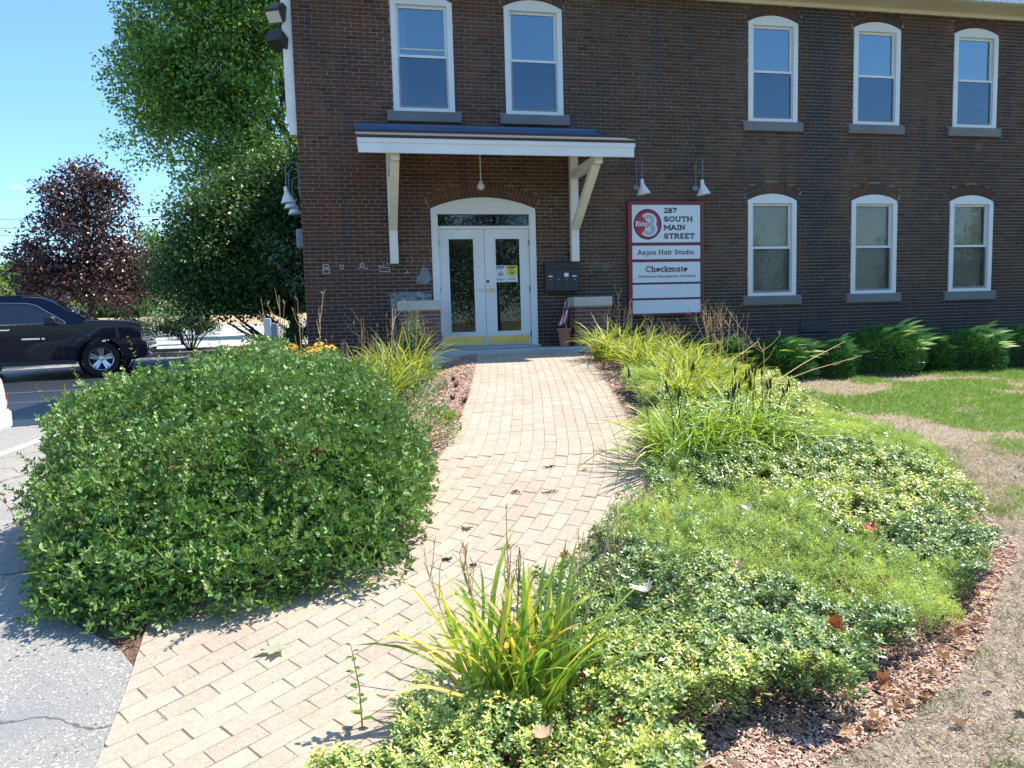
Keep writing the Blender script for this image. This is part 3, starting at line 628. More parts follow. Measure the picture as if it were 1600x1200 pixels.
# ------------------------------------------------------------------ windows
def slab(mb, pts, y0, y1): mb.prism(pts, y0, y1)
def window(o, kind):
    x0, x1, z0, zs, r = o; cx, cz, Rr, th = arc(o); K = 10; f = .095; g = .002
    m = MB()
    # arched head, jambs and bottom rail of the outer frame
    head = [(cx+(Rr-g)*math.sin(-th+2*th*k/K), cz+(Rr-g)*math.cos(-th+2*th*k/K)) for k in range(K+1)]
    head[0] = (x0+g, head[0][1]); head[-1] = (x1-g, head[-1][1]); hb = zs-.055
    slab(m, [(x0+g, hb), (x1-g, hb)]+head[::-1], WY-.012, WY+.11)
    m.box(x0+g, x0+f, WY-.022, WY+.11, z0+.0005, hb-.0005); m.box(x1-f, x1-g, WY-.022, WY+.11, z0+.0005, hb-.0005)
    m.box(x0+f+.0005, x1-f-.0005, WY-.018, WY+.11, z0+.0005, z0+.06)
    w = bpart(m, 'window', m_white); xa, xb = x0+f+.0005, x1-f-.0005; zb, zt = z0+.061, hb-.001; zmid = (zb+zt)/2+.01
    for lo, hi, y in ((zmid-.022, zt, WY+.045), (zb, zmid+.022, WY+.010)):
        s = MB(); t = .042
        s.box(xa, xa+t, y, y+.034, lo, hi); s.box(xb-t, xb, y, y+.034, lo, hi); s.box(xa+t+.0003, xb-t-.0003, y-.001, y+.034, lo, lo+t); s.box(xa+t+.0003, xb-t-.0003, y-.001, y+.034, hi-t, hi)
        bpart(s, 'sash', m_white, w)
        p = MB(); p.add([(xa+t, y+.018, lo+t), (xb-t, y+.018, lo+t), (xb-t, y+.018, hi-t), (xa+t, y+.018, hi-t)], [(0, 1, 2, 3)]); bpart(p, 'pane', m_pane_low if kind == 'roller' else m_pane, w)
    sc = MB(); sc.add([(xa+.02, WY+.003, zb), (xb-.02, WY+.003, zb), (xb-.02, WY+.003, zmid-.02), (xa+.02, WY+.003, zmid-.02)], [(0, 1, 2, 3)]); bpart(sc, 'insect_screen', m_screen, w)
    if kind == 'roller':
        p = MB(); p.box(xa+.01, xb-.01, WY+.13, WY+.134, zb+.01, zt); bpart(p, 'roller_blind', m_blind, w)
    if kind == 'slats':
        p = MB(); z = zt-.03
        while z > zmid-.45:
            p.add([(xa+.012, WY+.125, z-.010), (xb-.012, WY+.125, z-.010), (xb-.012, WY+.142, z+.010), (xa+.012, WY+.142, z+.010)], [(0, 1, 2, 3)]); z -= .026
        p.box(xa+.01, xb-.01, WY+.122, WY+.15, z-.02, z); bpart(p, 'slat_blind', m_blindw, w)
    if kind == 'curtain':
        p = MB()
        for k in range(9): p.box(xa+.01+k*.018, xa+.026+k*.018, WY+.14+.012*(k % 2), WY+.147+.012*(k % 2), zb, zt)
        bpart(p, 'curtain', m_blindw, w); p = MB(); p.tube([(xa, WY+.06, zmid+.13), (xb, WY+.06, zmid+.13)], .012, 6); bpart(p, 'inner_rail', m_white, w)
        p = MB(); p.tube([(xa, WY+.12, zb+.14), (xb, WY+.12, zb+.14)], .008, 6); bpart(p, 'bottom_rail', m_white, w)
    s = MB(); s.bbox(x0-.105, x1+.105, WY-.055, WY+.1, z0-.172, z0-.003, .008); bpart(s, 'window_sill', m_granite)
for o, k in zip(OPEN[:10], ['curtain', 'none', 'none', 'slats', 'slats', 'none', 'roller', 'roller', 'roller', 'roller']): window(o, k)

# ------------------------------------------------------------------ entrance: arched frame, transom and two glazed doors
o = OPEN[10]; x0, x1, z0, zs, r = o; cx, cz, Rr, th = arc(o); K = 16; g = .002; m = MB()
head = [(cx+(Rr-g)*math.sin(-th+2*th*k/K), cz+(Rr-g)*math.cos(-th+2*th*k/K)) for k in range(K+1)]; head[0] = (x0+g, head[0][1]); head[-1] = (x1-g, head[-1][1])
m.prism([(x0+g, 3.44), (x1-g, 3.44)]+head[::-1], WY-.012, WY+.12)
m.box(x0+g, 1.435, WY-.024, WY+.13, z0, 3.4395); m.box(3.045, x1-g, WY-.024, WY+.13, z0, 3.4395); m.box(1.4355, 3.0445, WY+.01, WY+.13, 3.19, 3.24)
df = bpart(m, 'door_frame', m_white)
m = MB(); m.add([(1.436, WY+.06, 3.2405), (3.044, WY+.06, 3.2405), (3.044, WY+.06, 3.4395), (1.436, WY+.06, 3.4395)], [(0, 1, 2, 3)]); bpart(m, 'transom_pane', m_doorglass, df)
def leaf(xa, xb, ga, gb, gl, gh, name='door'):
    y0, y1 = WY+.035, WY+.08; m = MB(); za, zt = 1.165, 3.186
    m.box(xa, ga, y0, y1, za, zt); m.box(gb, xb, y0, y1, za, zt); m.box(ga+.0003, gb-.0003, y0, y1, za, gl); m.box(ga+.0003, gb-.0003, y0, y1, gh, zt)
    for a, b_, c, d in ((ga-.02, ga+.012, gl-.02, gh+.02), (gb-.012, gb+.02, gl-.02, gh+.02)): m.box(a, b_, y0-.008, y0-.0005, c, d)
    m.box(ga+.0125, gb-.0125, y0-.008, y0-.0005, gl-.02, gl+.012); m.box(ga+.0125, gb-.0125, y0-.008, y0-.0005, gh-.012, gh+.02)
    d = bpart(m, name, m_white)
    p = MB(); p.add([(ga, WY+.055, gl), (gb, WY+.055, gl), (gb, WY+.055, gh), (ga, WY+.055, gh)], [(0, 1, 2, 3)]); bpart(p, 'door_pane', m_doorglass, d)
    return d
dl = leaf(1.440, 2.236, 1.605, 2.055, 1.40, 3.03); dr = leaf(2.243, 3.040, 2.425, 2.875, 1.40, 3.03)
for d, a, b_ in ((dl, 1.475, 2.21), (dr, 2.27, 3.00)):
    m = MB(); m.box(a, b_, WY+.026, WY+.0345, 1.18, 1.335); bpart(m, 'kick_plate', m_brass, d)
def knob(d, x, z, mt, r, ln, nm):
    m = MB(); m.lathe([(0, 0), (r, 0), (r, .008), (r*.45, .012), (r*.45, ln*.6), (r*.85, ln*.75), (r*.8, ln), (0, ln+.004)], 14, (x, WY+.034, z), Matrix.Rotation(R(90), 4, 'X')); return bpart(m, nm, mt, d, True)
knob(dl, 2.165, 2.135, m_steel, .032, .02, 'lock'); knob(dr, 2.285, 2.285, m_dark, .026, .02, 'deadbolt'); knob(dr, 2.305, 2.135, m_brass, .038, .05, 'handle')
m = MB(); m.tube([(2.305, WY-.02, 2.135), (2.35, WY-.022, 2.132), (2.40, WY-.018, 2.128)], .008, 6); bpart(m, 'lever', m_brass, dr)
for d, x in ((dl, 1.4365), (dr, 3.0425)):
    for z in (1.35, 2.15, 2.95):
        m = MB(); m.tube([(x, WY-.001+.02, z-.05), (x, WY-.001+.02, z+.05)], .012, 8); bpart(m, 'hinge', m_dark, d)
# paper notices behind the right hand glass
def paper(d, xa, xb, za, zb, mt, nm='paper_notice', y=WY+.05):
    m = MB(); m.box(xa, xb, y, y+.0015, za, zb, None); return bpart(m, nm, mt, d)
paper(dr, 2.428, 2.62, 2.27, 2.56, m_paperw); paper(dr, 2.624, 2.825, 2.27, 2.385, m_paperw); paper(dr, 2.624, 2.825, 2.387, 2.56, m_papery)
pr = MB()
for x, z, w_, h in ((2.45, 2.535, .14, .012), (2.45, 2.515, .15, .010), (2.45, 2.495, .11, .010), (2.45, 2.32, .15, .008), (2.45, 2.303, .12, .008), (2.64, 2.535, .16, .012), (2.64, 2.517, .15, .010), (2.64, 2.50, .13, .010), (2.66, 2.335, .12, .008), (2.66, 2.31, .13, .008)):
    pr.box(x, x+w_, WY+.0478, WY+.0496, z, z+h)
for x, z, rr in ((2.523, 2.41, .045), (2.725, 2.43, .05)):
    n = 20; pr.add([(x+q*math.cos(a*6.283/n), WY+.0486, z+q*math.sin(a*6.283/n)) for q in (rr, rr*.78) for a in range(n)], [(a, (a+1) % n, n+(a+1) % n, n+a) for a in range(n)])
    pr.box(x-.02, x+.02, WY+.0478, WY+.0496, z-.012, z+.012)
bpart(pr, 'notice_print', m_navy, dr)
m = MB()
m.bbox(1.2, 3.2, WY-.06, WY+.2, 1.115, 1.158, .006); bpart(m, 'door_sill', m_concrete)
# a foundation vent behind the yews and a meter on the side wall
m = MB(); m.bbox(8.35, 8.95, WY-.03, WY+.01, 1.2, 1.42, .01); bpart(m, 'foundation_vent', m_dark)
m = MB(); m.bbox(-.92, CX+.01, 12.98, 13.22, 2.9, 3.22, .02); bpart(m, 'meter_box', m_greymetal)

# ------------------------------------------------------------------ entrance canopy on two timber brackets
can = empty('entrance_canopy', (2.25, WY, 4.1), label='white shed-roofed canopy on two timber brackets above the double doors', cat='canopy')
def part(mb, name, mats, th, parent=None, smooth=False, **k):
    o = link(name, mb.mesh(name, mats, smooth), parent or th, **k)
    if parent is None: o.matrix_parent_inverse = Matrix.LocRotScale(th.location, th.rotation_euler, None).inverted()
    return o
xa, xb, yf, yw = .14, 4.38, 11.2, WY-.012; zf, zw = 4.30, 4.80
m = MB(); m.prism([(yf-.03, zf+.012), (yw, zw+.012), (yw, zw+.05), (yf-.03, zf+.05)], xa-.03, xb+.03, Matrix.Rotation(R(90), 4, 'Z') @ Matrix.Scale(-1, 4, (0, 1, 0))); part(m, 'canopy_roof', m_shingle, can)
for o_ in [can.children[0]]: pass
m = MB(); m.box(xa-.03, xb-.12, yw-.07, yw-.002, zw+.051, zw+.10); m.prism([(yw-.42, zw-.075), (yw-.07, zw+.03), (yw-.07, zw+.06), (yw-.42, zw-.06)], xa-.035, xb-.13, Matrix.Rotation(R(90), 4, 'Z') @ Matrix.Scale(-1, 4, (0, 1, 0))); part(m, 'flashing', m_flash, can)
m = MB(); m.box(xa, xb, yf, yf+.03, zf-.20, zf+.011); m.box(xa-.012, xb+.012, yf-.018, yf-.0005, zf-.055, zf+.009); part(m, 'fascia', m_white, can)
for x in (xa, xb-.03):
    m = MB(); m.prism([(yf+.0305, zf-.2), (yw, zw-.2), (yw, zw+.01), (yf+.0305, zf+.01)], x, x+.03, Matrix.Rotation(R(90), 4, 'Z') @ Matrix.Scale(-1, 4, (0, 1, 0))); part(m, 'rake_board', m_white, can)
m = MB(); m.prism([(yf+.031, zf-.13), (yw, zw-.13), (yw, zw-.10), (yf+.031, zf-.10)], xa+.031, xb-.031, Matrix.Rotation(R(90), 4, 'Z') @ Matrix.Scale(-1, 4, (0, 1, 0))); part(m, 'canopy_soffit', m_cream, can)
for x in (.675, 3.85):
    m = MB(); m.bbox(x-.07, x+.07, WY-.13, WY-.014, 2.60, 4.55, .008); part(m, 'wall_post', m_cream, can)
    m = MB(); m.bbox(x-.065, x+.065, 11.34, WY-.1305, 4.03, 4.17, .008); part(m, 'outrigger', m_cream, can)
    m = MB(); m.beam((x, WY-.15, 3.20), (x, 11.50, 4.06), .10, .13, (1, 0, 0)); part(m, 'brace', m_cream, can)
# pendant bulb on a pipe below the canopy
pl = empty('pendant_lamp', (2.10, 12.2, 4.40), label='small round lamp hanging on a thin pipe under the canopy', cat='lamp')
m = MB(); m.tube([(2.10, 12.2, 4.42), (2.10, 12.2, 3.86)], .010, 8); part(m, 'pipe', m_post, pl)
m = MB(); m.lathe([(.02, .09), (.03, .06), (.055, .03), (.062, 0), (.05, -.035), (.02, -.055), (0, -.06)], 16, (2.10, 12.2, 3.80)); part(m, 'globe', m_post, pl, smooth=True)

# ------------------------------------------------------------------ sign board
sg = empty('sign_board', (5.59, WY, 1.6), label='tall maroon framed sign board listing tenants on the brick wall', cat='sign')
def sx(px): return 4.887+(px-980)*(6.297-4.887)/114.5
def sz(py): return 3.632-(py-318)*.01156
m = MB(); ya, yb = WY-.075, WY-.004; X0, X1s, Z0, Z1 = sx(977.2), sx(1096.5), sz(493), sz(315.2)
rows = [(320.6, 378.7), (383.6, 404.7), (409.2, 441), (444.2, 465.4), (468.6, 489.6)]; pl0, pl1 = sx(983.6), sx(1091.2)
m.box(X0, pl0-.012, ya, yb, Z0, Z1); m.box(pl1+.012, X1s, ya, yb, Z0, Z1)
edges = [Z1]+[v for a, b_ in rows for v in (sz(a)+.012, sz(b_)-.012)]+[Z0]
for k in range(0, len(edges), 2): m.box(pl0-.0118, pl1+.0118, ya, yb, edges[k+1], edges[k])
part(m, 'sign_frame', m_maroonpaint, sg)
panels = []
for a, b_ in rows:
    m = MB(); m.box(pl0, pl1, ya+.012, yb-.01, sz(b_), sz(a)); m.mi = 1
    t = .0112
    for q in ((pl0-t, pl0-.0003, sz(b_)-t, sz(a)+t), (pl1+.0003, pl1+t, sz(b_)-t, sz(a)+t), (pl0, pl1, sz(a)+.0003, sz(a)+t), (pl0, pl1, sz(b_)-t, sz(b_)-.0003)): m.box(q[0], q[1], ya+.016, yb-.01, q[2], q[3])
    panels.append(part(m, 'sign_panel', [m_signwhite, m_navy], sg))
# slab-serif letters from strokes: (advance, strokes, serif points with half length and direction)
def arcp(cx, cy, rx, ry, a0, a1, n=9): return [(cx+rx*math.cos(R(a0+(a1-a0)*k/n)), cy+ry*math.sin(R(a0+(a1-a0)*k/n))) for k in range(n+1)]
G = {
 'A': (.78, [[(.08, 0), (.36, .7)], [(.36, .7), (.66, 0)], [(.18, .22), (.56, .22)]], [(.08, 0), (.66, 0), (.30, .7)]),
 'B': (.66, [[(.15, 0), (.15, .7)], [(.15, .7), (.38, .7)]+arcp(.38, .53, .15, .17, 90, -90)+[(.15, .36)], [(.38, .36)]+arcp(.40, .18, .17, .18, 90, -90)+[(.15, 0)]], [(.1, 0), (.1, .7)]),
 'C': (.72, [arcp(.38, .35, .30, .35, 50, 310, 14), [(.60, .48), (.60, .68)]], []),
 'E': (.64, [[(.14, 0), (.14, .7)], [(.08, .7), (.54, .7)], [(.54, .7), (.54, .55)], [(.14, .36), (.42, .36)], [(.08, 0), (.56, 0)], [(.56, 0), (.56, .16)]], []),
 'H': (.80, [[(.15, 0), (.15, .7)], [(.63, 0), (.63, .7)], [(.15, .36), (.63, .36)]], [(.15, 0), (.15, .7), (.63, 0), (.63, .7)]),
 'I': (.36, [[(.18, 0), (.18, .7)]], [(.18, 0), (.18, .7)]),
 'M': (.92, [[(.14, 0), (.14, .7)], [(.14, .7), (.45, .2)], [(.45, .2), (.76, .7)], [(.76, .7), (.76, 0)]], [(.14, 0), (.76, 0), (.10, .7), (.80, .7)]),
 'N': (.80, [[(.15, 0), (.15, .7)], [(.15, .7), (.63, 0)], [(.63, 0), (.63, .7)]], [(.15, 0), (.10, .7), (.63, .7)]),
 'O': (.78, [arcp(.39, .35, .31, .35, 0, 360, 18)], []),
 'R': (.74, [[(.15, 0), (.15, .7)], [(.15, .7), (.40, .7)]+arcp(.40, .53, .16, .17, 90, -90)+[(.15, .36)], [(.36, .36), (.60, 0)]], [(.15, 0), (.1, .7), (.63, 0)]),
 'S': (.64, [arcp(.31, .52, .21, .18, 20, 270, 10)+arcp(.31, .18, .22, .18, 90, -160, 10), [(.51, .55), (.51, .7)], [(.09, .0), (.09, .16)]], []),
 'T': (.68, [[(.34, 0), (.34, .7)], [(.06, .7), (.62, .7)], [(.06, .7), (.06, .54)], [(.62, .7), (.62, .54)]], [(.34, 0)]),
 'U': (.78, [[(.15, .7), (.15, .25)]+arcp(.38, .24, .23, .24, 180, 360)+[(.61, .7)]], [(.15, .7), (.61, .7)]),
 'W': (1.0, [[(.1, .7), (.3, 0)], [(.3, 0), (.5, .6)], [(.5, .6), (.7, 0)], [(.7, 0), (.9, .7)]], [(.1, .7), (.9, .7)]),
 '2': (.60, [arcp(.29, .50, .19, .20, 170, -40, 9)+[(.10, 0), (.52, 0)], [(.52, 0), (.52, .13)]], []),
 '3': (.60, [arcp(.28, .53, .18, .17, 150, -90, 9), arcp(.28, .18, .21, .18, 90, -150, 10)], []),
 '7': (.58, [[(.08, .56), (.08, .7), (.52, .7), (.24, 0)]], []),
 '8': (.60, [arcp(.29, .53, .17, .17, 0, 360, 14), arcp(.29, .18, .21, .18, 0, 360, 14)], []),
 'a': (.58, [arcp(.26, .23, .18, .23, 0, 360, 14), [(.44, .46), (.44, 0)], [(.44, 0), (.54, 0)]], [(.40, .46)]),
 'c': (.52, [arcp(.28, .23, .20, .23, 45, 320, 11), [(.43, .32), (.43, .45)]], []),
 'd': (.60, [arcp(.26, .23, .18, .23, 0, 360, 14), [(.45, .7), (.45, 0)], [(.45, 0), (.55, 0)], [(.34, .7), (.45, .7)]], []),
 'e': (.54, [[(.09, .25), (.46, .25)]+arcp(.27, .23, .19, .23, 0, 310, 12)], []),
 'f': (.40, [[(.18, 0), (.18, .52)]+arcp(.32, .52, .14, .18, 180, 70, 6), [(.06, .44), (.34, .44)]], [(.18, 0)]),
 'g': (.58, [arcp(.26, .25, .18, .21, 0, 360, 14), [(.44, .46), (.44, -.08)]+arcp(.26, -.06, .18, .16, 0, -150, 8), [(.44, .46), (.55, .46)]], []),
 'h': (.62, [[(.14, 0), (.14, .7)], [(.14, .28)]+arcp(.30, .28, .16, .18, 180, 0, 8)+[(.46, 0)]], [(.14, 0), (.10, .7), (.46, 0)]),
 'i': (.30, [[(.16, 0), (.16, .46)], [(.15, .60), (.17, .68)]], [(.16, 0), (.12, .46)]),
 'j': (.30, [[(.18, .46), (.18, -.08)]+arcp(.06, -.08, .12, .14, 0, -120, 6), [(.17, .60), (.19, .68)]], [(.14, .46)]),
 'k': (.60, [[(.14, 0), (.14, .7)], [(.14, .2), (.44, .46)], [(.24, .28), (.48, 0)]], [(.14, 0), (.10, .7), (.46, .46), (.50, 0)]),
 'l': (.30, [[(.16, 0), (.16, .7)]], [(.16, 0), (.12, .7)]),
 'm': (.92, [[(.13, 0), (.13, .46)], [(.13, .30)]+arcp(.28, .30, .15, .16, 180, 0, 8)+[(.43, 0)], [(.43, .30)]+arcp(.59, .30, .16, .16, 180, 0, 8)+[(.75, 0)]], [(.13, 0), (.09, .46), (.43, 0), (.75, 0)]),
 'n': (.62, [[(.14, 0), (.14, .46)], [(.14, .28)]+arcp(.30, .28, .16, .18, 180, 0, 8)+[(.46, 0)]], [(.14, 0), (.10, .46), (.46, 0)]),
 'o': (.56, [arcp(.28, .23, .20, .23, 0, 360, 15)], []),
 'r': (.46, [[(.14, 0), (.14, .46)], [(.14, .26)]+arcp(.31, .28, .17, .18, 180, 60, 6)], [(.16, 0), (.10, .46)]),
 's': (.48, [arcp(.23, .34, .14, .12, 20, 270, 8)+arcp(.23, .12, .15, .12, 90, -160, 8)], []),
 't': (.40, [[(.18, .62), (.18, .12)]+arcp(.29, .12, .11, .12, 180, 320, 6), [(.06, .45), (.34, .45)]], []),
 'u': (.62, [[(.14, .46), (.14, .18)]+arcp(.30, .18, .16, .18, 180, 360, 8), [(.46, .46), (.46, 0)], [(.46, 0), (.56, 0)]], [(.10, .46), (.42, .46)]),
 ' ': (.30, [], []), }
def text(txt, x, z, width, cap, mt, parent, name='lettering', wt=.125, y=None, tracking=0., dep=.004):
    s_ = cap/.7; adv = sum(G[c][0] for c in txt)+tracking*(len(txt)-1); k = width/(adv*s_); mb = MB(); px = x; y = ya+.012 if y is None else y; ct = 0
    def ribbon(pts, w):
        nonlocal ct
        P = [Vector(p) for p in pts]; L_, R_ = [], []
        for i in range(len(P)):
            d = (P[min(i+1, len(P)-1)]-P[max(i-1, 0)]); d = d.normalized() if d.length > 1e-9 else Vector((1, 0)); n_ = Vector((-d.y, d.x))
            if 0 < i < len(P)-1:
                d1 = (P[i]-P[i-1]).normalized(); d2 = (P[i+1]-P[i]).normalized(); cs = max(.55, d1.dot((d1+d2).normalized()) if (d1+d2).length > 1e-6 else 1); ww = w/cs
            else: ww = w
            L_.append(P[i]+n_*ww/2); R_.append(P[i]-n_*ww/2)
        yy = y-dep-.00012*(ct % 9); ct += 1; n2 = len(P)
        mb.add([(q.x, yy, q.y) for q in L_]+[(q.x, yy, q.y) for q in R_], [(i, i+1, n2+i+1, n2+i) for i in range(n2-1)])
    for c in txt:
        a, st, sf = G[c]; w = wt*s_; hs = wt/2
        f = lambda p: (px+p[0]*s_*k, z+(p[1]*(1-wt/.7)+hs if p[1] >= 0 else p[1])*s_)
        for q in st: ribbon([f(p) for p in q], w)
        for p in sf: cpt = f(p); ribbon([(cpt[0]-.125*s_*k, cpt[1]), (cpt[0]+.125*s_*k, cpt[1])], w*.85)
        px += (a+tracking)*s_*k
    return part(mb, name, mt, sg, parent)
P0 = panels[0]; 
for tx, yb_, w_ in (('287', 333.6, 20.6), ('SOUTH', 346.8, 46.6), ('MAIN', 359.9, 34.6), ('STREET', 373.2, 49.4)): text(tx, sx(1033.0), sz(yb_), w_*.01231, .098, m_navy, P0, wt=.15)
text('Anjou Hair Studio', sx(991.6), sz(397.8), 90*.01231, .088, m_plum, panels[1], wt=.11)
text('Checkmate', sx(1004), sz(424.8), 66.5*.01231, .108, m_plum, panels[2], wt=.125)
text('Workforce Management Solutions', sx(991.8), sz(433.0+.4), 92*.01231, .046, m_plum, panels[2], wt=.095)
def disc(cx, cz, rx, rz, y, mt, nm, r_in=0):
    n = 40; m = MB()
    if r_in: m.add([(cx+q*rx*math.cos(a*6.2832/n), y, cz+q*rz*math.sin(a*6.2832/n)) for q in (1, r_in) for a in range(n)], [(a, (a+1) % n, n+(a+1) % n, n+a) for a in range(n)])
    else: m.add([(cx+rx*math.cos(a*6.2832/n), y, cz+rz*math.sin(a*6.2832/n)) for a in range(n)], [tuple(range(n))])
    part(m, nm, mt, sg, P0)
lx, lz = sx(1007.8), sz(350.6)
disc(lx, lz, .268, .272, ya+.0095, m_navy, 'logo_rim', .90); disc(lx, lz, .243, .246, ya+.0085, m_logored, 'logo_disc')
text('3', sx(998.4), sz(369.8), .285, .42, m_signwhite, P0, 'logo_numeral', wt=.235, y=ya+.0085, dep=.0012)
text('3', sx(999.0), sz(367.9), .270, .375, m_logogrey, P0, 'logo_numeral', wt=.13, y=ya+.0085, dep=.0034)
text('Bldg', sx(988.6), sz(353.6), .235, .088, m_signwhite, P0, 'logo_word', wt=.13, y=ya+.0085, dep=.0052)
# two gooseneck lamps over the sign
def sign_lamp(x, y_w, z, lab, grp, out=(.03, -.25), sc=1.):
    t = empty('sign_lamp', (x, y_w, z), label=lab, cat='lamp', group=grp); sx_, sy_ = out
    m = MB(); m.lathe([(.055, 0), (.055, .018), (.035, .03), (0, .03)], 14, (x, y_w, z), Matrix.Rotation(math.atan2(-sx_, -sy_)*-1 if abs(sy_) < abs(sx_) else 0, 4, 'Z') @ Matrix.Rotation(R(90), 4, 'X')); part(m, 'back_plate', m_greymetal, t)
    ux, uy = sx_, sy_; m = MB(); pts = [(x+ux*.1, y_w+uy*.1, z), (x+ux*.14, y_w+uy*.14, z+.06), (x+ux*.14, y_w+uy*.14, z+.42)]
    for k in range(1, 8):
        a = math.pi*k/8; rr = .43; pts.append((x+ux*(.57-rr*math.cos(a)), y_w+uy*(.57-rr*math.cos(a)), z+.42+.10*math.sin(a)))
    pts += [(x+ux, y_w+uy, z+.42), (x+ux, y_w+uy, z+.08)]; m.tube(pts, .0075, 7); part(m, 'gooseneck', m_greymetal, t, smooth=True)
    m = MB(); tilt = Matrix.Rotation(R(-8), 4, 'Y'); m.lathe([(0, .09), (.032, .09), (.035, .0), (.125, -.17), (.128, -.175), (.12, -.172), (.03, -.005), (0, -.005)], 20, (x+ux, y_w+uy, z+.02), tilt); part(m, 'lamp_shade', m_white, t, smooth=True)
sign_lamp(5.03, WY-.004, 3.91, 'white gooseneck lamp nearer the canopy above the sign', 'gooseneck lamps over the sign board')
sign_lamp(6.18, WY-.004, 3.91, 'white gooseneck lamp farther from the canopy above the sign', 'gooseneck lamps over the sign board')
for k, y in enumerate((13.15, 13.75, 14.5)):
    sign_lamp(CX, y, 3.82, ['white cone lamp nearest the building corner on the side wall', 'middle one of three white cone lamps on the side wall', 'white cone lamp farthest back along the side wall'][k], 'cone lamps along the side wall', out=(-.24, -.01))
# floodlights at the corner
for k, (z, t_) in enumerate(((6.62, 38), (6.2, 25))):
    t = empty('floodlight', (CX, 12.96, z), label=['upper floodlight with a pale lens on the building corner', 'lower dark floodlight turned away on the building corner'][k], cat='floodlight', group='floodlights on the building corner')
    m = MB(); M = Matrix.Translation((-1.03, 12.9, z)) @ Matrix.Rotation(R(-25 if k == 0 else 150), 4, 'Z') @ Matrix.Rotation(R(t_), 4, 'X')
    m.prism([(-.13, -.10), (.13, -.10), (.15, .06), (.10, .13), (-.10, .13), (-.15, .06)], -.13, .13, M); part(m, 'housing', m_bronze, t)
    m = MB(); m.box(-.115, .115, -.136, -.131, -.085, .085, M); part(m, 'lens', m_lens, t)
    m = MB(); m.tube([(-1.0, 12.97, z-.08), (-.985, 13.0, z-.22), (CX-.02, 13.0, z-.22), (CX+.01, 13.0, z-.22)], .018, 7); m.tube([(-1.0, 12.97, z-.1), (-.99, 12.99, z-.36), (-.93, 12.98, z-.42), (CX, 12.99, z-.38)], .007, 6); part(m, 'bracket_arm', m_bronze, t)

# ------------------------------------------------------------------ letter boxes, piers, pot with flag
mbx = empty('mailbox', (3.585, WY, 2.07), label='black wall mounted letter box cluster beside the entrance', cat='mailbox')
m = MB(); m.bbox(3.28, 3.90, WY-.15, WY-.006, 2.07, 2.56, .015); part(m, 'box_body', m_black, mbx)
for k in range(4):
    m = MB(); x = 3.30+k*.146; m.box(x, x+.138, WY-.156, WY-.1505, 2.10, 2.44); d = part(m, 'box_door', m_dark, mbx)
    m = MB(); m.lathe([(0, 0), (.010, 0), (.010, .006), (0, .007)], 8, (x+.07, WY-.1561, 2.29), Matrix.Rotation(R(90), 4, 'X')); part(m, 'box_lock', m_steel, mbx, d)
    if k != 1: m = MB(); m.box(x+.03, x+.11, WY-.1585, WY-.1563, 2.335, 2.355 if k != 2 else 2.40); part(m, 'name_tag', m_paperw, mbx, d)
m = MB(); m.prism([(WY-.17, 2.475), (WY-.151, 2.475), (WY-.151, 2.575), (WY-.006, 2.5755), (WY-.006, 2.583), (WY-.17, 2.583)], 3.27, 3.91, Matrix.Rotation(R(90), 4, 'Z') @ Matrix.Scale(-1, 4, (0, 1, 0))); part(m, 'box_lid', m_black, mbx)
def pier(x0, x1, lab):
    y0, y1, zt = 12.3, 12.65, 1.80; zb = float(ground((x0+x1)/2, 12.2))-.25; t = empty('brick_pier', ((x0+x1)/2, 12.47, zb), label=lab, cat='pier', group='brick piers beside the entrance')
    m = MB(); m.box(x0+.008, x1-.008, y0+.008, y1-.008, zb, zt-.001); part(m, 'mortar_core', m_mortar_light, t)
    m = MB(); m.bbox(x0-.015, x1+.015, y0-.015, y1+.015, zt, zt+.165, .012); part(m, 'cap', m_cap, t)
    z = zt-.067; k = 0; c_h = .0675
    while z > zb:
        off = 0 if k % 2 else .1
        def place(a, b_, face):
            q = MB(); q.rv = random.random(); h = c_h-.011; d = RNG.normal(0, .001)
            if face == 'f': brick(q, a, b_, z, z+h, y0-.004+d, .02)
            else:
                brick(q, a, b_, z, z+h, 0, .02)
                q.v = [((x0-.004+d+vy if face == 'l' else x1+.004-d-vy), y0+vx, vz) for vx, vy, vz in q.v]
            part(q, 'brick', m_pierbrick, t)
        x = x0-off
        while x < x1:
            a, b_ = max(x, x0), min(x+.2, x1); x += .21
            if b_-a > .03: place(a, b_, 'f')
        y = -.1 if k % 2 else 0
        while y < y1-y0:
            a, b_ = max(y, .018), min(y+.2, y1-y0); y += .21
            if b_-a > .03: place(a, b_, 'l'); place(a, b_, 'r')
        z -= c_h; k += 1
pier(.685, 1.375, 'brick pier with stone cap half hidden by the spiky flowering plant'); pier(3.69, 4.36, 'brick pier with stone cap between the flag pot and the sign')
pot = empty('flower_pot', (3.535, 12.42, zl-.035), label='terracotta pot tucked against the brick pier by the door', cat='flower pot')
m = MB(); m.lathe([(.001, .0), (.08, 0), (.118, .27), (.132, .27), (.135, .32), (.118, .32), (.114, .29), (0, .28)], 20, (3.535, 12.42, zl-.034)); part(m, 'pot_body', m_terracotta, pot, smooth=True)
fl = empty('small_flag', (3.535, 12.36, zl+.28), label='small striped flag on a stick standing in the terracotta pot', cat='flag')
m = MB(); m.tube([(3.54, 12.34, zl+.27), (3.57, 12.3, zl+.80)], .006, 6); part(m, 'stick', m_dry, fl)
def flagpt(u, v):   # hanging cloth: u down the stick's side, v across
    return (3.565-.035*u-.14*v*(.3+.7*u)+.02*math.sin(v*7+u*3), 12.29-.03*math.sin(v*9+u*2), zl+.77-.40*u-.03*v)
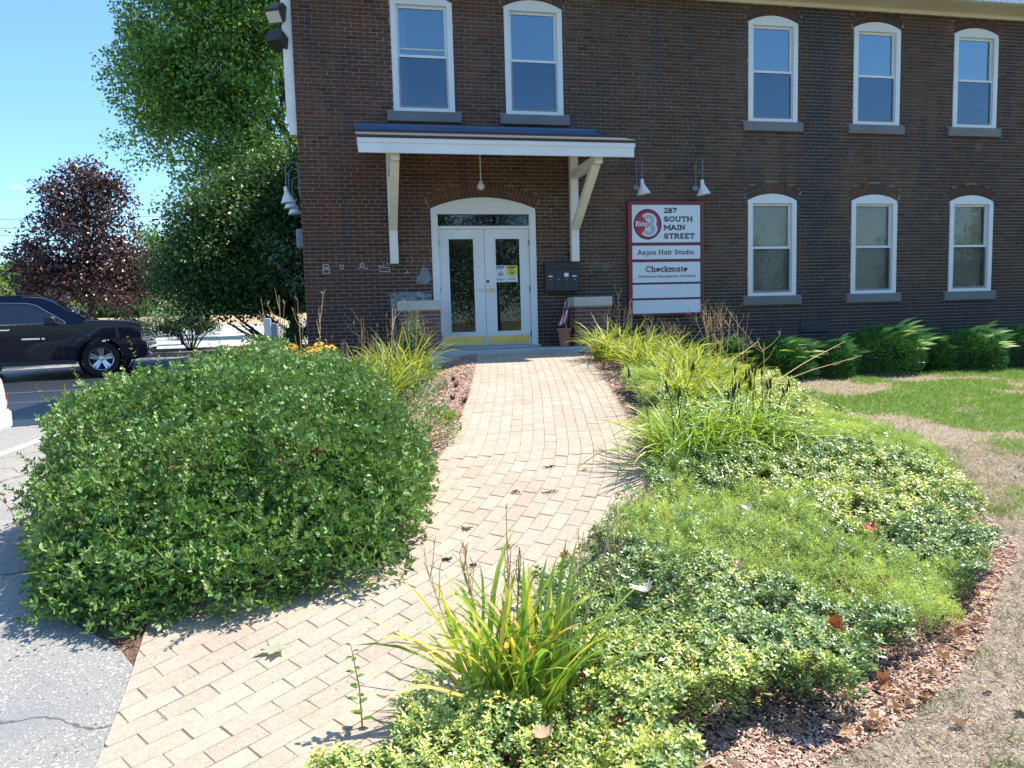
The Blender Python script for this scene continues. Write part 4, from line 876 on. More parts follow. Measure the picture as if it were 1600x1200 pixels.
for nm, mt, sel in (('red_stripes', m_flagred, lambda i, j: i % 2 == 0), ('white_stripes', m_flagwhite, lambda i, j: i % 2 == 1), ('blue_canton', m_flagblue, None)):
    m = MB(); nv, nu = 9, 12
    for i in range(nv):
        for j in range(nu):
            canton = j < 5 and i < 6
            if (nm == 'blue_canton') != canton: continue
            if sel and not sel(i, j): continue
            q = [flagpt((j+b_)/nu, (i+a)/nv) for a, b_ in ((0, 0), (1, 0), (1, 1), (0, 1))]; m.add(q, [(0, 1, 2, 3)])
    if nm == 'white_stripes':
        for i in range(5):
            for j in range(4):
                x, y, z = flagpt((j+.6)/nu, (i+.6)/nv); m.box(x-.006, x+.006, y-.006, y-.003, z-.007, z+.007)
    part(m, nm, mt, fl)
# ------------------------------------------------------------------ vehicles
def vehicle(th, loc, head, paint, prm):
    """local x forward, y to the vehicle's left, z up; th is the Empty"""
    M = Matrix.Translation(loc) @ Matrix.Rotation(head, 4, 'Z')
    th.matrix_world = M; inv = M.inverted()
    def vp(mb, name, mats, parent=None, smooth=False):
        mb.v = [tuple(M @ Vector(q)) for q in mb.v]; o = link(name, mb.mesh(name, mats, smooth), parent or th)
        if parent is None: o.matrix_parent_inverse = inv
        return o
    W2, wr, fx, rx = prm['hw'], prm['wr'], prm['fx'], prm['rx']; ar = wr+.09
    lo = prm['lower']; arches = []
    def archpts(cx, z0):
        a0 = math.asin(min(.98, max(-.98, (z0-wr)/ar))); return [(cx+ar*math.cos(a), wr+ar*math.sin(a)) for a in np.linspace(a0, math.pi-a0, 13)]
    zr = prm['rock']
    poly = list(lo)+archpts(fx, zr)+archpts(rx, zr)
    # full profile swept across: side skins, a slightly inset crease, then the middle
    n = len(poly); secs = [(-W2, .965, 0), (-W2+.05, .995, .0), (-W2+.10, 1.0, 0), (W2-.10, 1.0, 0), (W2-.05, .995, 0), (W2, .965, 0)]; c = np.array([np.mean([p[0] for p in poly]), .8]); mb = MB()
    vs = []
    for y, s_, _ in secs:
        for i, (x, z) in enumerate(poly):
            if i < len(lo): vs.append((c[0]+(x-c[0])*(1-(1-s_)*.35), y, c[1]+(z-c[1])*s_))
            else: vs.append((x, y, z))
    fs = [tuple(range(n)), tuple(range(6*n-1, 5*n-1, -1))]
    for k in range(5):
        for i in range(n): fs.append((k*n+i, k*n+n+i, k*n+n+(i+1) % n, k*n+(i+1) % n))
    mb.add(vs, fs); body = vp(mb, 'body', paint, smooth=True)
    # greenhouse
    gh = prm['house']; zb, zt = prm['belt'], prm['roof']; hb, ht = W2-.05, prm['rhw']
    hwz = lambda z: hb+(ht-hb)*max(0, min(1.1, (z-zb)/(zt-zb)))
    mb = MB(); n = len(gh); vs = [(x, -hwz(z), z) for x, z in gh]+[(x, -hwz(z)+.07*(z > zb+.1), z+.018*(z > zb+.1)) for x, z in gh]+[(x, hwz(z)-.07*(z > zb+.1), z+.018*(z > zb+.1)) for x, z in gh]+[(x, hwz(z), z) for x, z in gh]
    mb.add(vs, [tuple(range(n)), tuple(range(4*n-1, 3*n-1, -1))]+[(k*n+i, k*n+n+i, k*n+n+(i+1) % n, k*n+(i+1) % n) for k in range(3) for i in range(n)]); roof = vp(mb, 'roof', paint, smooth=True)
    for side in (-1, 1):
        for q in prm['windows']:
            mb = MB(); mb.add([(x, side*(hwz(z)+.006), z) for x, z in q], [tuple(range(len(q)))]); w = vp(mb, 'side_window', m_carglass)
            mb = MB(); mb.tube([(x, side*(hwz(z)+.010), z) for x, z in list(q)+[q[0]]], .010, 5); vp(mb, 'window_trim', m_chrome if prm['chrome'] else m_dark, w)
        for x in prm['seams']:
            mb = MB(); mb.box(x-.006, x+.006, side*(W2+.0005)-.002, side*(W2+.0005)+.002, zr+.12, zb-.04); vp(mb, 'door_seam', m_dark)
        for x, z in prm['handles']:
            mb = MB(); mb.bbox(x-.10, x+.10, side*(W2+.012)-.014, side*(W2+.012)+.014, z-.018, z+.018, .006); vp(mb, 'door_handle', m_chrome if prm['chrome'] else paint)
        mx, mz = prm['mirror']
        mb = MB(); mb.bbox(mx-.10, mx+.11, side*(W2+.13)-.11, side*(W2+.13)+.11, mz-.09, mz+.11, .03); mb.box(mx-.04, mx+.04, side*(W2-.02)-.05, side*(W2-.02)+.05, mz-.06, mz-.02); vp(mb, 'wing_mirror', m_black if prm['chrome'] else paint, smooth=True)
        mb = MB(); mb.box(rx+ar+.05, fx-ar-.05, side*(W2-.02)-.03, side*(W2-.02)+.03, zr-.05, zr+.05); vp(mb, 'sill_board', m_black)
        for cx in (fx, rx):
            mb = MB(); pr = [(wr*.62, -.11), (wr*.93, -.125), (wr, -.10), (wr, .10), (wr*.93, .125), (wr*.62, .11)]
            Mt = Matrix.Rotation(R(90), 4, 'X'); mb.lathe(pr, 36, (cx, side*(W2-.13), wr), Mt, False); wh = vp(mb, 'wheel', m_tyre, smooth=True)
            s = side; mb = MB(); Mt = Matrix.Rotation(R(90)*(1 if s < 0 else -1), 4, 'X'); yo = side*(W2-.13)
            mb.lathe([(wr*.62, .112), (wr*.655, .118), (wr*.655, .10), (wr*.57, .06), (wr*.56, -.1)], 36, (cx, yo, wr), Mt, False); mb.lathe([(0, .075), (.07, .07), (.085, .04), (.085, 0)], 18, (cx, yo, wr), Mt, False)
            for k in range(5):
                a = k*2*math.pi/5+.3
                for da in (-.13, .13):
                    p0 = Mt @ Vector((.06*math.cos(a+da*2), .06*math.sin(a+da*2), .055)); p1 = Mt @ Vector((wr*.60*math.cos(a+da*1.25), wr*.60*math.sin(a+da*1.25), .085)); cc = Vector((cx, yo, wr))
                    mb.beam(cc+p0, cc+p1, .055, .04, (0, 1, 0))
            vp(mb, 'rim', m_alloy, wh, True)
            mb = MB(); mb.lathe([(0, -.02), (wr*.5, -.02), (wr*.5, -.05), (0, -.05)], 20, (cx, yo, wr), Mt); vp(mb, 'brake_disc', m_dark, wh)
            mb = MB(); mb.lathe([(ar-.01, -.30), (ar-.012, .14)], 24, (cx, yo, wr), Mt, False); vp(mb, 'wheel_arch', m_black)
        hl = prm['headlight']; mb = MB(); mb.prism(hl, side*(W2-.30), side*(W2-.012)); vp(mb, 'headlight', m_lens_car, smooth=False)
        tl = prm['taillight']; mb = MB(); mb.prism(tl, side*(W2-.22), side*(W2-.004)); vp(mb, 'taillight', m_tail)
    (x0, z0), (x1, z1) = prm['screen']
    nx, nz = (z1-z0), -(x1-x0); ln = math.hypot(nx, nz); nx, nz = nx/ln*.014, nz/ln*.014
    if nz < 0: nx, nz = -nx, -nz
    def scr(name, a, b_, sg_):
        ddx, ddz = b_[0]-a[0], b_[1]-a[1]; l = math.hypot(ddx, ddz); ox, oz = ddz/l*.02*sg_, -ddx/l*.02*sg_
        mb = MB(); mb.add([(a[0]+ox, -hwz(a[1])+.06, a[1]+oz), (a[0]+ox, hwz(a[1])-.06, a[1]+oz), (b_[0]+ox, hwz(b_[1])-.09, b_[1]+oz), (b_[0]+ox, -hwz(b_[1])+.09, b_[1]+oz)], [(0, 1, 2, 3)]); return vp(mb, name, m_carglass)
    scr('windscreen', *prm['screen'], 1); scr('rear_window', *prm['rscreen'], -1)
    return vp
m_lens_car = mat('headlight_lens', (.30, .33, .36), .12, coat=1.); m_tail = mat('tail_lens', (.30, .01, .015), .2, coat=.6); m_skin = None
# dark sport-utility wagon passing on the road
suv = empty('sport_utility_vehicle', label='dark navy sport utility vehicle with bright alloy wheels on the road', cat='car')
h = R(8.); fwc = (-5.93, 19.1); hx, hy = math.cos(h), math.sin(h); cxs, cys = fwc[0]-1.475*hx-hy*.88, fwc[1]-1.475*hy+hx*.88
prm = dict(hw=1.0, wr=.405, fx=1.475, rx=-1.475, rock=.36, belt=1.22, roof=1.89, rhw=.74, chrome=True,
  lower=[(.98, .36), (-.98, .36)][:0]+[(-1.97, .36), (-2.5, .42), (-2.66, .52), (-2.68, .95), (-2.62, 1.23), (1.12, 1.25), (1.20, 1.33), (1.75, 1.315), (2.14, 1.28), (2.33, 1.22), (2.37, 1.05), (2.38, .82), (2.47, .78), (2.49, .58), (2.42, .42), (2.2, .36)],
  house=[(1.24, 1.25), (1.20, 1.31), (.52, 1.77), (.30, 1.85), (-.4, 1.89), (-1.8, 1.88), (-2.48, 1.83), (-2.60, 1.25)],
  windows=[[(.80, 1.26), (.74, 1.32), (.20, 1.68), (.04, 1.73), (-.56, 1.75), (-.56, 1.26)], [(-.66, 1.26), (-.66, 1.75), (-1.42, 1.75), (-1.42, 1.26)], [(-1.52, 1.26), (-1.52, 1.75), (-2.30, 1.72), (-2.45, 1.26)]],
  seams=[.72, -.60, -1.40], handles=[(-.42, 1.13), (-1.22, 1.13)], mirror=(.52, 1.31),
  headlight=[(1.98, 1.13), (2.34, 1.04), (2.365, .93), (2.12, .95)], taillight=[(-2.665, .95), (-2.60, .95), (-2.58, 1.28), (-2.63, 1.28)],
  screen=((1.19, 1.32), (.545, 1.755)), rscreen=((-2.585, 1.30), (-2.49, 1.75)))
vp = vehicle(suv, (cxs, cys, float(base(np.array(cys)))), h, m_carpaint, prm)
m = MB(); 
for k in range(4): m.bbox(2.34-.01*k*0, 2.395, -.62, .62, .86+k*.075, .90+k*.075, .008)
g_ = vp(m, 'grille', m_chrome)
m = MB(); m.bbox(2.40, 2.50, -.97, .97, .60, .70, .02); vp(m, 'bumper_trim', m_chrome, smooth=True)
for s in (-1, 1):
    m = MB(); m.box(-.1, .26, s*1.003-.002, s*1.003+.002, .90, .935); m.box(.30, .36, s*1.003-.002, s*1.003+.002, .90, .935); vp(m, 'door_badge', m_chrome)
    m = MB(); m.tube([(.1, s*.66, 1.915), (-2.2, s*.66, 1.905)], .018, 6); vp(m, 'roof_rail', m_black)
m = MB(); m.bbox(-2.72, -2.66, -.9, .9, .5, .72, .02); vp(m, 'rear_bumper', m_black)
# white saloon that only shows a rear corner and its number plate
car = empty('white_car', label='white car cut off at the picture edge by the bleached lot', cat='car')
prm = dict(hw=.91, wr=.33, fx=1.36, rx=-1.36, rock=.27, belt=.92, roof=1.42, rhw=.62, chrome=False,
  lower=[(-1.78, .28), (-2.2, .30), (-2.33, .42), (-2.36, .62), (-2.32, .86), (-2.22, .99), (-1.7, 1.02), (-1.0, .96), (1.0, .94), (1.9, .86), (2.2, .72), (2.28, .55), (2.22, .34), (1.79, .28)],
  house=[(1.05, .93), (.25, 1.34), (-.2, 1.42), (-.9, 1.40), (-1.85, 1.0)],
  windows=[[(.72, .96), (.18, 1.30), (-.28, 1.35), (-.28, .96)], [(-.38, .96), (-.38, 1.35), (-.85, 1.32), (-1.25, 1.02)]], seams=[.74, -.33, -1.2], handles=[(-.1, .84), (-1.02, .86)], mirror=(.68, 1.0),
  headlight=[(1.75, .68), (2.16, .66), (2.2, .76), (1.85, .82)], taillight=[(-2.345, .66), (-1.98, .74), (-2.0, .88), (-2.26, .90)], screen=((1.03, .95), (.27, 1.33)), rscreen=((-1.80, 1.03), (-.93, 1.39)))
ch = R(168)
vp = vehicle(car, (-6.06, 8.15, float(base(np.array(8.15)))), ch, m_carwhite, prm)
m = MB(); m.bbox(-2.42, -2.32, -.86, .86, .36, .56, .03); vp(m, 'rear_bumper', m_carwhite, smooth=True)
m = MB(); m.box(-2.375, -2.362, -.16, .16, .66, .80); pl_ = vp(m, 'number_plate', m_plate)

# ------------------------------------------------------------------ posts, overhead lines
def post_at(x, y): return float(ground(x, y))
pz = post_at(-.97, 9.0)
t = empty('marker_post', (-.97, 9.0, pz), label='pale grey channelled post standing behind the big shrub', cat='post')
m = MB(); m.bbox(-1.05, -.97, 8.97, 9.03, pz, 1.72, .006); part(m, 'main_post', m_post, t)
m = MB(); m.bbox(-.966, -.915, 8.98, 9.02, pz, 1.66, .005); part(m, 'side_channel', m_greymetal, t); m = MB(); m.bbox(-.912, -.885, 8.975, 9.025, pz, 1.655, .005); part(m, 'edge_strip', m_post, t)
pz = post_at(-1.05, 8.0)
t = empty('bollard_light', (-1.05, 8, pz), label='short dark round topped bollard poking out of the shrub', cat='bollard')
m = MB(); m.lathe([(.05, 0), (.05, 1.0), (.048, 1.03)], 16, (-1.05, 8, pz-.05)); part(m, 'bollard_body', m_greymetal, t, smooth=True); m = MB(); m.lathe([(.056, 0), (.056, .03), (.04, .05), (0, .055)], 16, (-1.05, 8, pz+.981)); part(m, 'cap', m_post, t, smooth=True)
for k, (z0, z1) in enumerate(((9.3, 10.9), (8.65, 10.35), (8.3, 9.85))):
    m = MB(); n = 40; pts = []
    for i in range(n+1):
        u = i/n; pts.append((-75+85*u, 58+k*.5+5*u, z0+(z1-z0)*u-1.2*4*u*(1-u)*.5))
    m.tube(pts, .02, 5); o = m.obj('overhead_line', m_wire); tag(o, ['highest of three thin overhead lines beside the maroon tree', 'middle of three thin overhead lines beside the maroon tree', 'lowest of three thin overhead lines beside the maroon tree'][k], 'cable', 'overhead lines')
# ------------------------------------------------------------------ plants
LEAF2 = (np.array([(0, 0, 0), (-.5, .5, .10), (0, 1, 0), (.5, .5, .10)], float), np.array([(0, 2, 1), (0, 3, 2)]))
LEAF4 = (np.array([(0, 0, 0), (-.36, .28, .09), (-.40, .66, .09), (0, 1, -.04), (.40, .66, .09), (.36, .28, .09), (0, .5, 0)], float), np.array([(0, 6, 2, 1), (6, 3, 2, 2), (0, 5, 4, 6), (6, 4, 3, 3)]))
LEAF4 = (LEAF4[0], np.array([(0, 6, 1), (1, 6, 2), (6, 3, 2), (0, 5, 6), (5, 4, 6), (6, 4, 3)]))
def scatter(pos, dirs, nrm, length, width, tpl, rnd):
    """leaf copies: template y along dirs, z along nrm"""
    d = unit(dirs); x = unit(np.cross(d, nrm)); n_ = np.cross(x, d); T, F = tpl; N = len(pos)
    V = pos[:, None, :]+x[:, None, :]*(T[None, :, 0]*width[:, None])[..., None]+d[:, None, :]*(T[None, :, 1]*length[:, None])[..., None]+n_[:, None, :]*(T[None, :, 2]*width[:, None])[..., None]
    k = len(T); return V.reshape(-1, 3), (F[None]+(np.arange(N)*k)[:, None, None]).reshape(-1, F.shape[1]), np.repeat(rnd, k)
class Bag:
    def __init__(s): s.V = []; s.F = []; s.r = []; s.n = 0
    def add(s, V, F, r): s.V.append(V); s.F.append(F+s.n); s.r.append(r); s.n += len(V)
    def mesh(s, name, m, smooth=False): return npmesh(name, np.concatenate(s.V), [np.concatenate([f for f in s.F if f.shape[1] == k]) for k in sorted({f.shape[1] for f in s.F})] if len({f.shape[1] for f in s.F}) > 1 else np.concatenate(s.F), m, np.clip(np.concatenate(s.r), 0, 1), smooth)
    def obj(s, name, m, parent=None, **k): return link(name, s.mesh(name, m), parent, **k)
def rdir(n): return unit(RNG.normal(size=(n, 3)))
def child(o, th):
    o.parent = th; o.matrix_parent_inverse = Matrix.LocRotScale(th.location, th.rotation_euler, None).inverted(); return o

# --- the big blue-green shrub beside the walk: three-leaflet leaves on many shoots
def big_shrub():
    t = empty('leafy_shrub', (-.7, 5.4, 0), label='huge rounded blue green leafy shrub spilling over the brick walk', cat='shrub')
    lobes = np.array([(-1.15, 5.05, .42, .78, .80, .62), (-.45, 5.15, .46, .82, .85, .72), (-.75, 5.8, .62, 1.0, .95, .78), (-1.52, 6.0, .62, .82, .9, .68), (-.06, 5.55, .60, .52, .7, .58), (-.25, 6.5, .66, .62, .85, .68), (-.9, 6.9, .62, 1.0, .9, .80), (-.25, 4.55, .22, .48, .38, .40), (-1.45, 4.60, .25, .42, .42, .42), (.0, 7.0, .62, .45, .5, .42), (-1.42, 4.78, .28, .50, .55, .44), (-.95, 4.55, .26, .60, .52, .44), (-.35, 4.52, .28, .55, .46, .44), (.02, 4.85, .36, .42, .45, .46), (.18, 5.45, .5, .38, .5, .45), (-1.78, 5.45, .36, .38, .7, .5), (-1.22, 4.28, .16, .40, .38, .34), (-.75, 4.22, .16, .50, .36, .34), (-.15, 4.28, .18, .40, .30, .32), (-1.46, 4.5, .2, .32, .4, .36), (-.1, 5.25, .44, .55, .6, .55), (-.55, 4.8, .36, .5, .45, .5), (-.2, 5.9, .6, .5, .5, .6), (-1.22, 4.02, .08, .30, .22, .24), (-1.5, 4.2, .10, .30, .26, .28)])
    n = 58000; P = []; D = []
    w = (lobes[:, 3]*lobes[:, 4]); w /= w.sum()
    for (cx, cy, cz, rx, ry, rz), q in zip(lobes, w):
        k = int(n*q*1.5); d = rdir(k); d[:, 2] = np.where(d[:, 2] < -.55, -d[:, 2], d[:, 2])
        lump = 1+.20*(fbm(d[:, 0]*3+cx*5, d[:, 1]*3+d[:, 2]*2.3+cy*3, 3)-.5)*2+.10*(vnoise(d[:, 0]*8+cx, d[:, 1]*8+d[:, 2]*7, 4)-.5)*2
        rr = lump*(1-.34*RNG.random(k)**1.8); p = np.stack([cx+d[:, 0]*rx*rr, cy+d[:, 1]*ry*rr, cz+d[:, 2]*rz*rr], 1); P.append(p); D.append(unit(d/np.array([rx, ry, rz])))
    P = np.concatenate(P); D = np.concatenate(D)
    fp = [(-1.78, 4.25), (-1.45, 4.0), (-1.15, 3.92), (-.75, 3.92), (-.3, 4.0), (0, 4.15), (.28, 4.45), (.40, 4.95), (.33, 5.7), (-1.9, 5.6)]; k = 26000; qx = RNG.uniform(-1.9, .45, k); qy = RNG.uniform(3.9, 5.7, k); s_ = inpoly(qx, qy, fp); qx, qy = qx[s_], qy[s_]; k = len(qx)
    base_pts = np.stack([qx, qy, ground(qx, qy)+.02+.34*RNG.random(k)], 1)
    inside = np.zeros(len(P), int)
    for cx, cy, cz, rx, ry, rz in lobes: inside += (((P[:, 0]-cx)/rx)**2+((P[:, 1]-cy)/ry)**2+((P[:, 2]-cz)/rz)**2) < .50
    g = ground(P[:, 0], P[:, 1]); keep = (inside == 0) & (P[:, 2] > g+.03); P, D = P[keep], D[keep]; sel = RNG.random(len(base_pts)) < .42; P = np.concatenate([P, base_pts[sel]]); D = np.concatenate([D, unit(rdir(sel.sum())*.6+np.array([0, -.7, .3]))]); N = len(P)
    bag = Bag(); up_ = np.array([0, 0, 1.]); ax = unit(D*.75+up_*.55+RNG.normal(size=(N, 3))*.45); side = unit(np.cross(ax, rdir(N))); nn = np.cross(side, ax)
    tone = fbm(P[:, 0]*2.1, P[:, 1]*2.1+P[:, 2]*2.1, 21)
    for k in range(3):
        a = (k-1)*1.05+RNG.normal(0, .15, N); ld = ax*np.cos(a)[:, None]+side*np.sin(a)[:, None]+nn*RNG.normal(.12, .25, N)[:, None]
        ln = RNG.uniform(.026, .046, N); r = .44+.55*(tone-.5)+RNG.normal(0, .17, N)+.12*(RNG.random(N) < .06)+.45*(RNG.random(N) < .018)-.10
        bag.add(*scatter(P, ld, unit(nn+RNG.normal(size=(N, 3))*.35), ln, ln*.52, LEAF4, r))
    for k in range(260):   # leading shoots that break the outline
        i = RNG.integers(N); sd_ = unit(D[i]*.7+np.array([0, 0, .75])+RNG.normal(size=3)*.35); sl_ = RNG.uniform(.10, .26); K = RNG.integers(8, 15); u = np.linspace(.1, 1, K); Q = np.repeat(P[i][None]+sd_*(u*sl_)[:, None]+RNG.normal(size=3)*.05*(u**2)[:, None]*sl_, 3, 0); M3 = len(Q)
        ph = np.repeat(np.arange(K)*2.4, 3)+np.tile([-.8, 0, .8], K); s1 = unit(np.cross(sd_, rdir(1)[0])); s2 = np.cross(sd_, s1); d = s1*np.cos(ph)[:, None]+s2*np.sin(ph)[:, None]+sd_*.8; ln = RNG.uniform(.024, .040, M3)*(1.1-.5*np.repeat(u, 3))
        bag.add(*scatter(Q, d, np.tile(sd_, (M3, 1))-d*.3+RNG.normal(size=(M3, 3))*.3, ln, ln*.5, LEAF4, .55+.25*np.repeat(u, 3)+RNG.normal(0, .1, M3)))
    child(bag.obj('foliage', m_shrub), t)
    m = MB()
    for k in range(620):   # shoots that show between the leaves
        i = RNG.integers(N); p = P[i]; d = unit(D[i]+np.array([0, 0, .6])+RNG.normal(size=3)*.6); L_ = RNG.uniform(.08, .22); c = RNG.normal(size=3)*.02
        m.tube([p-d*L_*.4, p+c+d*.02, p+d*L_*.7], [.0030, .0028, .0016], 4, False)
    for k in range(90):
        a = RNG.uniform(0, 6.28); r = RNG.uniform(0, .8); x, y = -.75+r*math.cos(a), 5.5+r*math.sin(a); z = float(ground(x, y)); tx, ty = x+.5*math.cos(a)*RNG.random(), y+.5*math.sin(a)*RNG.random()
        m.tube([(x, y, z), ((x+tx)/2, (y+ty)/2, z+.35), (tx, ty, z+.75)], [.008, .006, .004], 5, False)
    child(m.obj('shoot', m_stem_y, kind='stuff'), t)
    m = MB()     # a few bare twigs with dry pods at the crown's edge
    for (x, y, z) in ((-1.72, 6.15, 1.02), (-1.62, 6.2, 1.0), (-1.20, 6.2, 1.25), (-.95, 6.4, 1.35), (-.80, 6.5, 1.33), (-2.15, 5.7, .70), (-2.2, 5.2, .45), (-1.05, 7.0, 1.3)):
        q = np.array([x, y, z]); d = unit(np.array([RNG.uniform(-.7, .1), -.1, .9])); m.rv = .3; m.tube([q-d*.1, q+d*.08, q+d*.2+RNG.normal(size=3)*.02], [.004, .003, .002], 5, False)
        for s in range(2): m.lathe([(0, 0), (.011, .012), (.009, .035), (0, .05)], 6, tuple(q+d*(.12+.06*s)+RNG.normal(size=3)*.012), Matrix.Rotation(RNG.uniform(-1.5, 1.5), 4, 'Y'))
    child(m.obj('bare_twig', m_dry, kind='stuff'), t)
big_shrub()

# --- strap-leaf clumps
def blades(bag, x, y, z, n, L0, L1, w0, w1, spread, r0, lean=(.1, .9), droop=(.6, 1.9), seg=7, rmid=.35, rsd=.2, az=None):
    a = RNG.uniform(0, 2*math.pi, n) if az is None else RNG.normal(az[0], az[1], n); br = r0*np.sqrt(RNG.random(n)); ba = RNG.uniform(0, 6.283, n)
    bx = x+br*np.cos(ba); by = y+br*np.sin(ba); bz = ground(bx, by)-.01 if z is None else np.full(n, z)
    L_ = RNG.uniform(L0, L1, n); th0 = RNG.uniform(*lean, n)*spread; th1 = th0+RNG.uniform(*droop, n); W_ = RNG.uniform(w0, w1, n)
    t = np.linspace(0, 1, seg+1); th = th0[:, None]+(th1-th0)[:, None]*t[None]**1.6; dl = (L_/seg)[:, None]
    rr = np.cumsum(np.sin(th)*dl, 1)-np.sin(th[:, :1])*dl; zz = np.cumsum(np.cos(th)*dl, 1)-np.cos(th[:, :1])*dl
    tw = RNG.normal(0, .25, n)[:, None]*t[None]; aa = a[:, None]+tw
    cx = bx[:, None]+rr*np.cos(aa); cy = by[:, None]+rr*np.sin(aa); cz = bz[:, None]+zz
    gz_ = ground(cx, cy)+.012; cz = np.maximum(cz, gz_)
    wp = (np.minimum(1, .55+t*2)*np.sqrt(np.clip(1-t**2.2, 0, 1))+.03)[None]*W_[:, None]/2
    roll = RNG.normal(0, .35, n)[:, None]; sx, sy = -np.sin(aa), np.cos(aa); cr_, sr_ = np.cos(roll), np.sin(roll)
    nx, nz = -np.cos(th), np.sin(th)
    ex = sx*cr_+np.cos(aa)*nx*sr_; ey = sy*cr_+np.sin(aa)*nx*sr_; ez = nz*sr_*np.ones_like(ex)
    Lf = np.stack([cx+ex*wp, cy+ey*wp, cz+ez*wp+wp*.35], -1); Cn = np.stack([cx, cy, cz], -1); Rg = np.stack([cx-ex*wp, cy-ey*wp, cz-ez*wp+wp*.35], -1)
    V = np.stack([Lf, Cn, Rg], 2).reshape(n, -1, 3); k = (seg+1)*3; i = np.arange(seg)*3
    f = np.concatenate([np.stack([i, i+1, i+4, i+3], 1), np.stack([i+1, i+2, i+5, i+4], 1)]); F = (f[None]+(np.arange(n)*k)[:, None, None]).reshape(-1, 4)
    r = RNG.normal(rmid, rsd, n); tip = np.clip(t*1.4-.75, 0, 1)[None, :]*RNG.random((n, 1))*.35; rv = np.repeat((r[:, None]+tip)[..., None], 3, -1)
    bag.add(V.reshape(-1, 3), F, rv.reshape(-1))
def stalk(m, x, y, h, lx=0., ly=0., fork=3, rad=.004, spread=.14, pods=False, z=None):
    z = float(ground(x, y)) if z is None else z; m.rv = random.random(); top = Vector((x+lx, y+ly, z+h)); b = Vector((x, y, z)); mid = b.lerp(top, .55)+Vector((RNG.normal(0, .01), RNG.normal(0, .01), 0))
    m.tube([b, mid, top], [rad, rad*.85, rad*.6], 5, False)
    for k in range(fork):
        u = RNG.uniform(.62, .97); p = b.lerp(top, u); a = RNG.uniform(0, 6.28); d = Vector((math.cos(a)*spread*RNG.uniform(.3, 1), math.sin(a)*spread*RNG.uniform(.3, 1), h*RNG.uniform(.1, .22))); q = p+d
        m.tube([p, p.lerp(q, .5)+Vector((d.x*.12, d.y*.12, 0)), q], [rad*.7, rad*.55, rad*.45], 4, False)
        for j in range(2):
            e = q+Vector((RNG.normal(0, .018), RNG.normal(0, .018), RNG.uniform(.02, .05))); m.tube([q, e], [rad*.5, rad*.4], 4, False)
        if pods: m.lathe([(0, 0), (.008, .01), (.007, .03), (0, .04)], 6, tuple(q))
    return top
def lily(name, x, y, label, n, L0, L1, w, r0, mt, rmid, stalks=0, sh=(.6, .8), group=None, droop=(.6, 1.9), lean=(.1, .9), dead=0, rsd=.2, cat='daylily'):
    z = float(ground(x, y)); t = empty(name, (x, y, z), label=label, cat=cat, group=group); b = Bag(); blades(b, x, y, None, n, L0, L1, w*.7, w*1.25, 1., r0, lean, droop, rmid=rmid, rsd=rsd)
    child(b.obj('strap_leaves', mt), t)
    if dead:
        b = Bag(); blades(b, x, y, None, dead, L0*.5, L1*.7, w*.5, w*.9, 1.2, r0*1.2, (.8, 1.5), (.5, 1.4), rmid=.5, rsd=.3); child(b.obj('withered_leaves', m_litter), t)
    if stalks:
        m = MB()
        for k in range(stalks):
            a = RNG.uniform(0, 6.28); r = r0*RNG.random(); stalk(m, x+r*math.cos(a), y+r*math.sin(a), RNG.uniform(*sh), RNG.normal(0, .09), RNG.normal(0, .09), 3, .0038, .04)
        child(m.obj('dry_flower_stalk', m_dry), t)
    return t
# foreground clump on the point of the bed
t = lily('daylily_clump', .60, 2.92, 'foreground daylily clump with forked dry stalks beside the brick walk', 165, .45, .78, .022, .21, m_blade, .42, 0, dead=120, droop=(.15, 1.2), lean=(.0, .55), rsd=.27)
b = Bag(); blades(b, .66, 2.90, None, 26, .45, .74, .017, .023, 1, .17, (.7, 1.25), (.5, 1.1), rmid=.5, rsd=.3); child(b.obj('flopped_leaves', m_blade), t)
m = MB()
for (x, y, h, lx, ly) in ((.45, 2.96, .66, -.22, .05), (.50, 2.98, .70, -.10, .08), (.52, 3.02, .62, -.13, .02), (.60, 3.0, .72, .0, .10), (.62, 3.02, .66, .03, .05), (.78, 2.98, .66, .16, .04), (.80, 2.96, .68, .24, .06), (.83, 2.95, .70, .27, .02), (.76, 3.05, .60, .20, .10), (.55, 3.1, .55, .1, .2)):
    m = MB(); stalk(m, x, y, h, lx, ly, 4, .0042, .035); child(m.obj('dry_flower_stalk', m_dry), t)
# wide clumps with dark seed heads in the middle of the bed
GR = 'iris clumps with dark seed heads in the middle of the bed'
for k, (x, y, n) in enumerate(((2.52, 5.45, 260), (3.02, 5.62, 190), (3.36, 5.75, 260))):
    t = lily('iris_clump', x, y, ['grassy clump drooping over the walk with few dark seed heads', 'upright grassy clump between two wider clumps with tall seed heads', 'wide arching grassy clump with many seed heads toward the lawn'][k], n, .55, .92, .015, .20, m_blade, .33, 0, group=GR, droop=(.9, 2.2), lean=(.1, .85), rsd=.16, cat='iris')
    for j in range((4, 6, 8)[k]):
        m = MB(); a = RNG.uniform(0, 6.28); r = .22*RNG.random(); bx, by = x+r*math.cos(a), y+r*math.sin(a); q = Vector((bx+RNG.normal(0, .10), by+RNG.normal(0, .08), float(ground(bx, by))+RNG.uniform(.55, .80)))
        m.tube([(bx, by, float(ground(bx, by))), Vector((bx, by, q.z-.4)).lerp(q, .4), q], [.004, .0035, .003], 5, False)
        for s in range(RNG.integers(1, 3)): m.lathe([(0, -.02), (.007, -.005), (.009, .02), (.006, .05), (0, .07)], 7, tuple(q+Vector((RNG.normal(0, .016), RNG.normal(0, .016), -.02*s))), Matrix.Rotation(RNG.uniform(-.25, .25), 4, 'Y'))
        child(m.obj('seed_head', m_pod, smooth=True), t)
GD = 'yellow green daylilies along the upper bed'
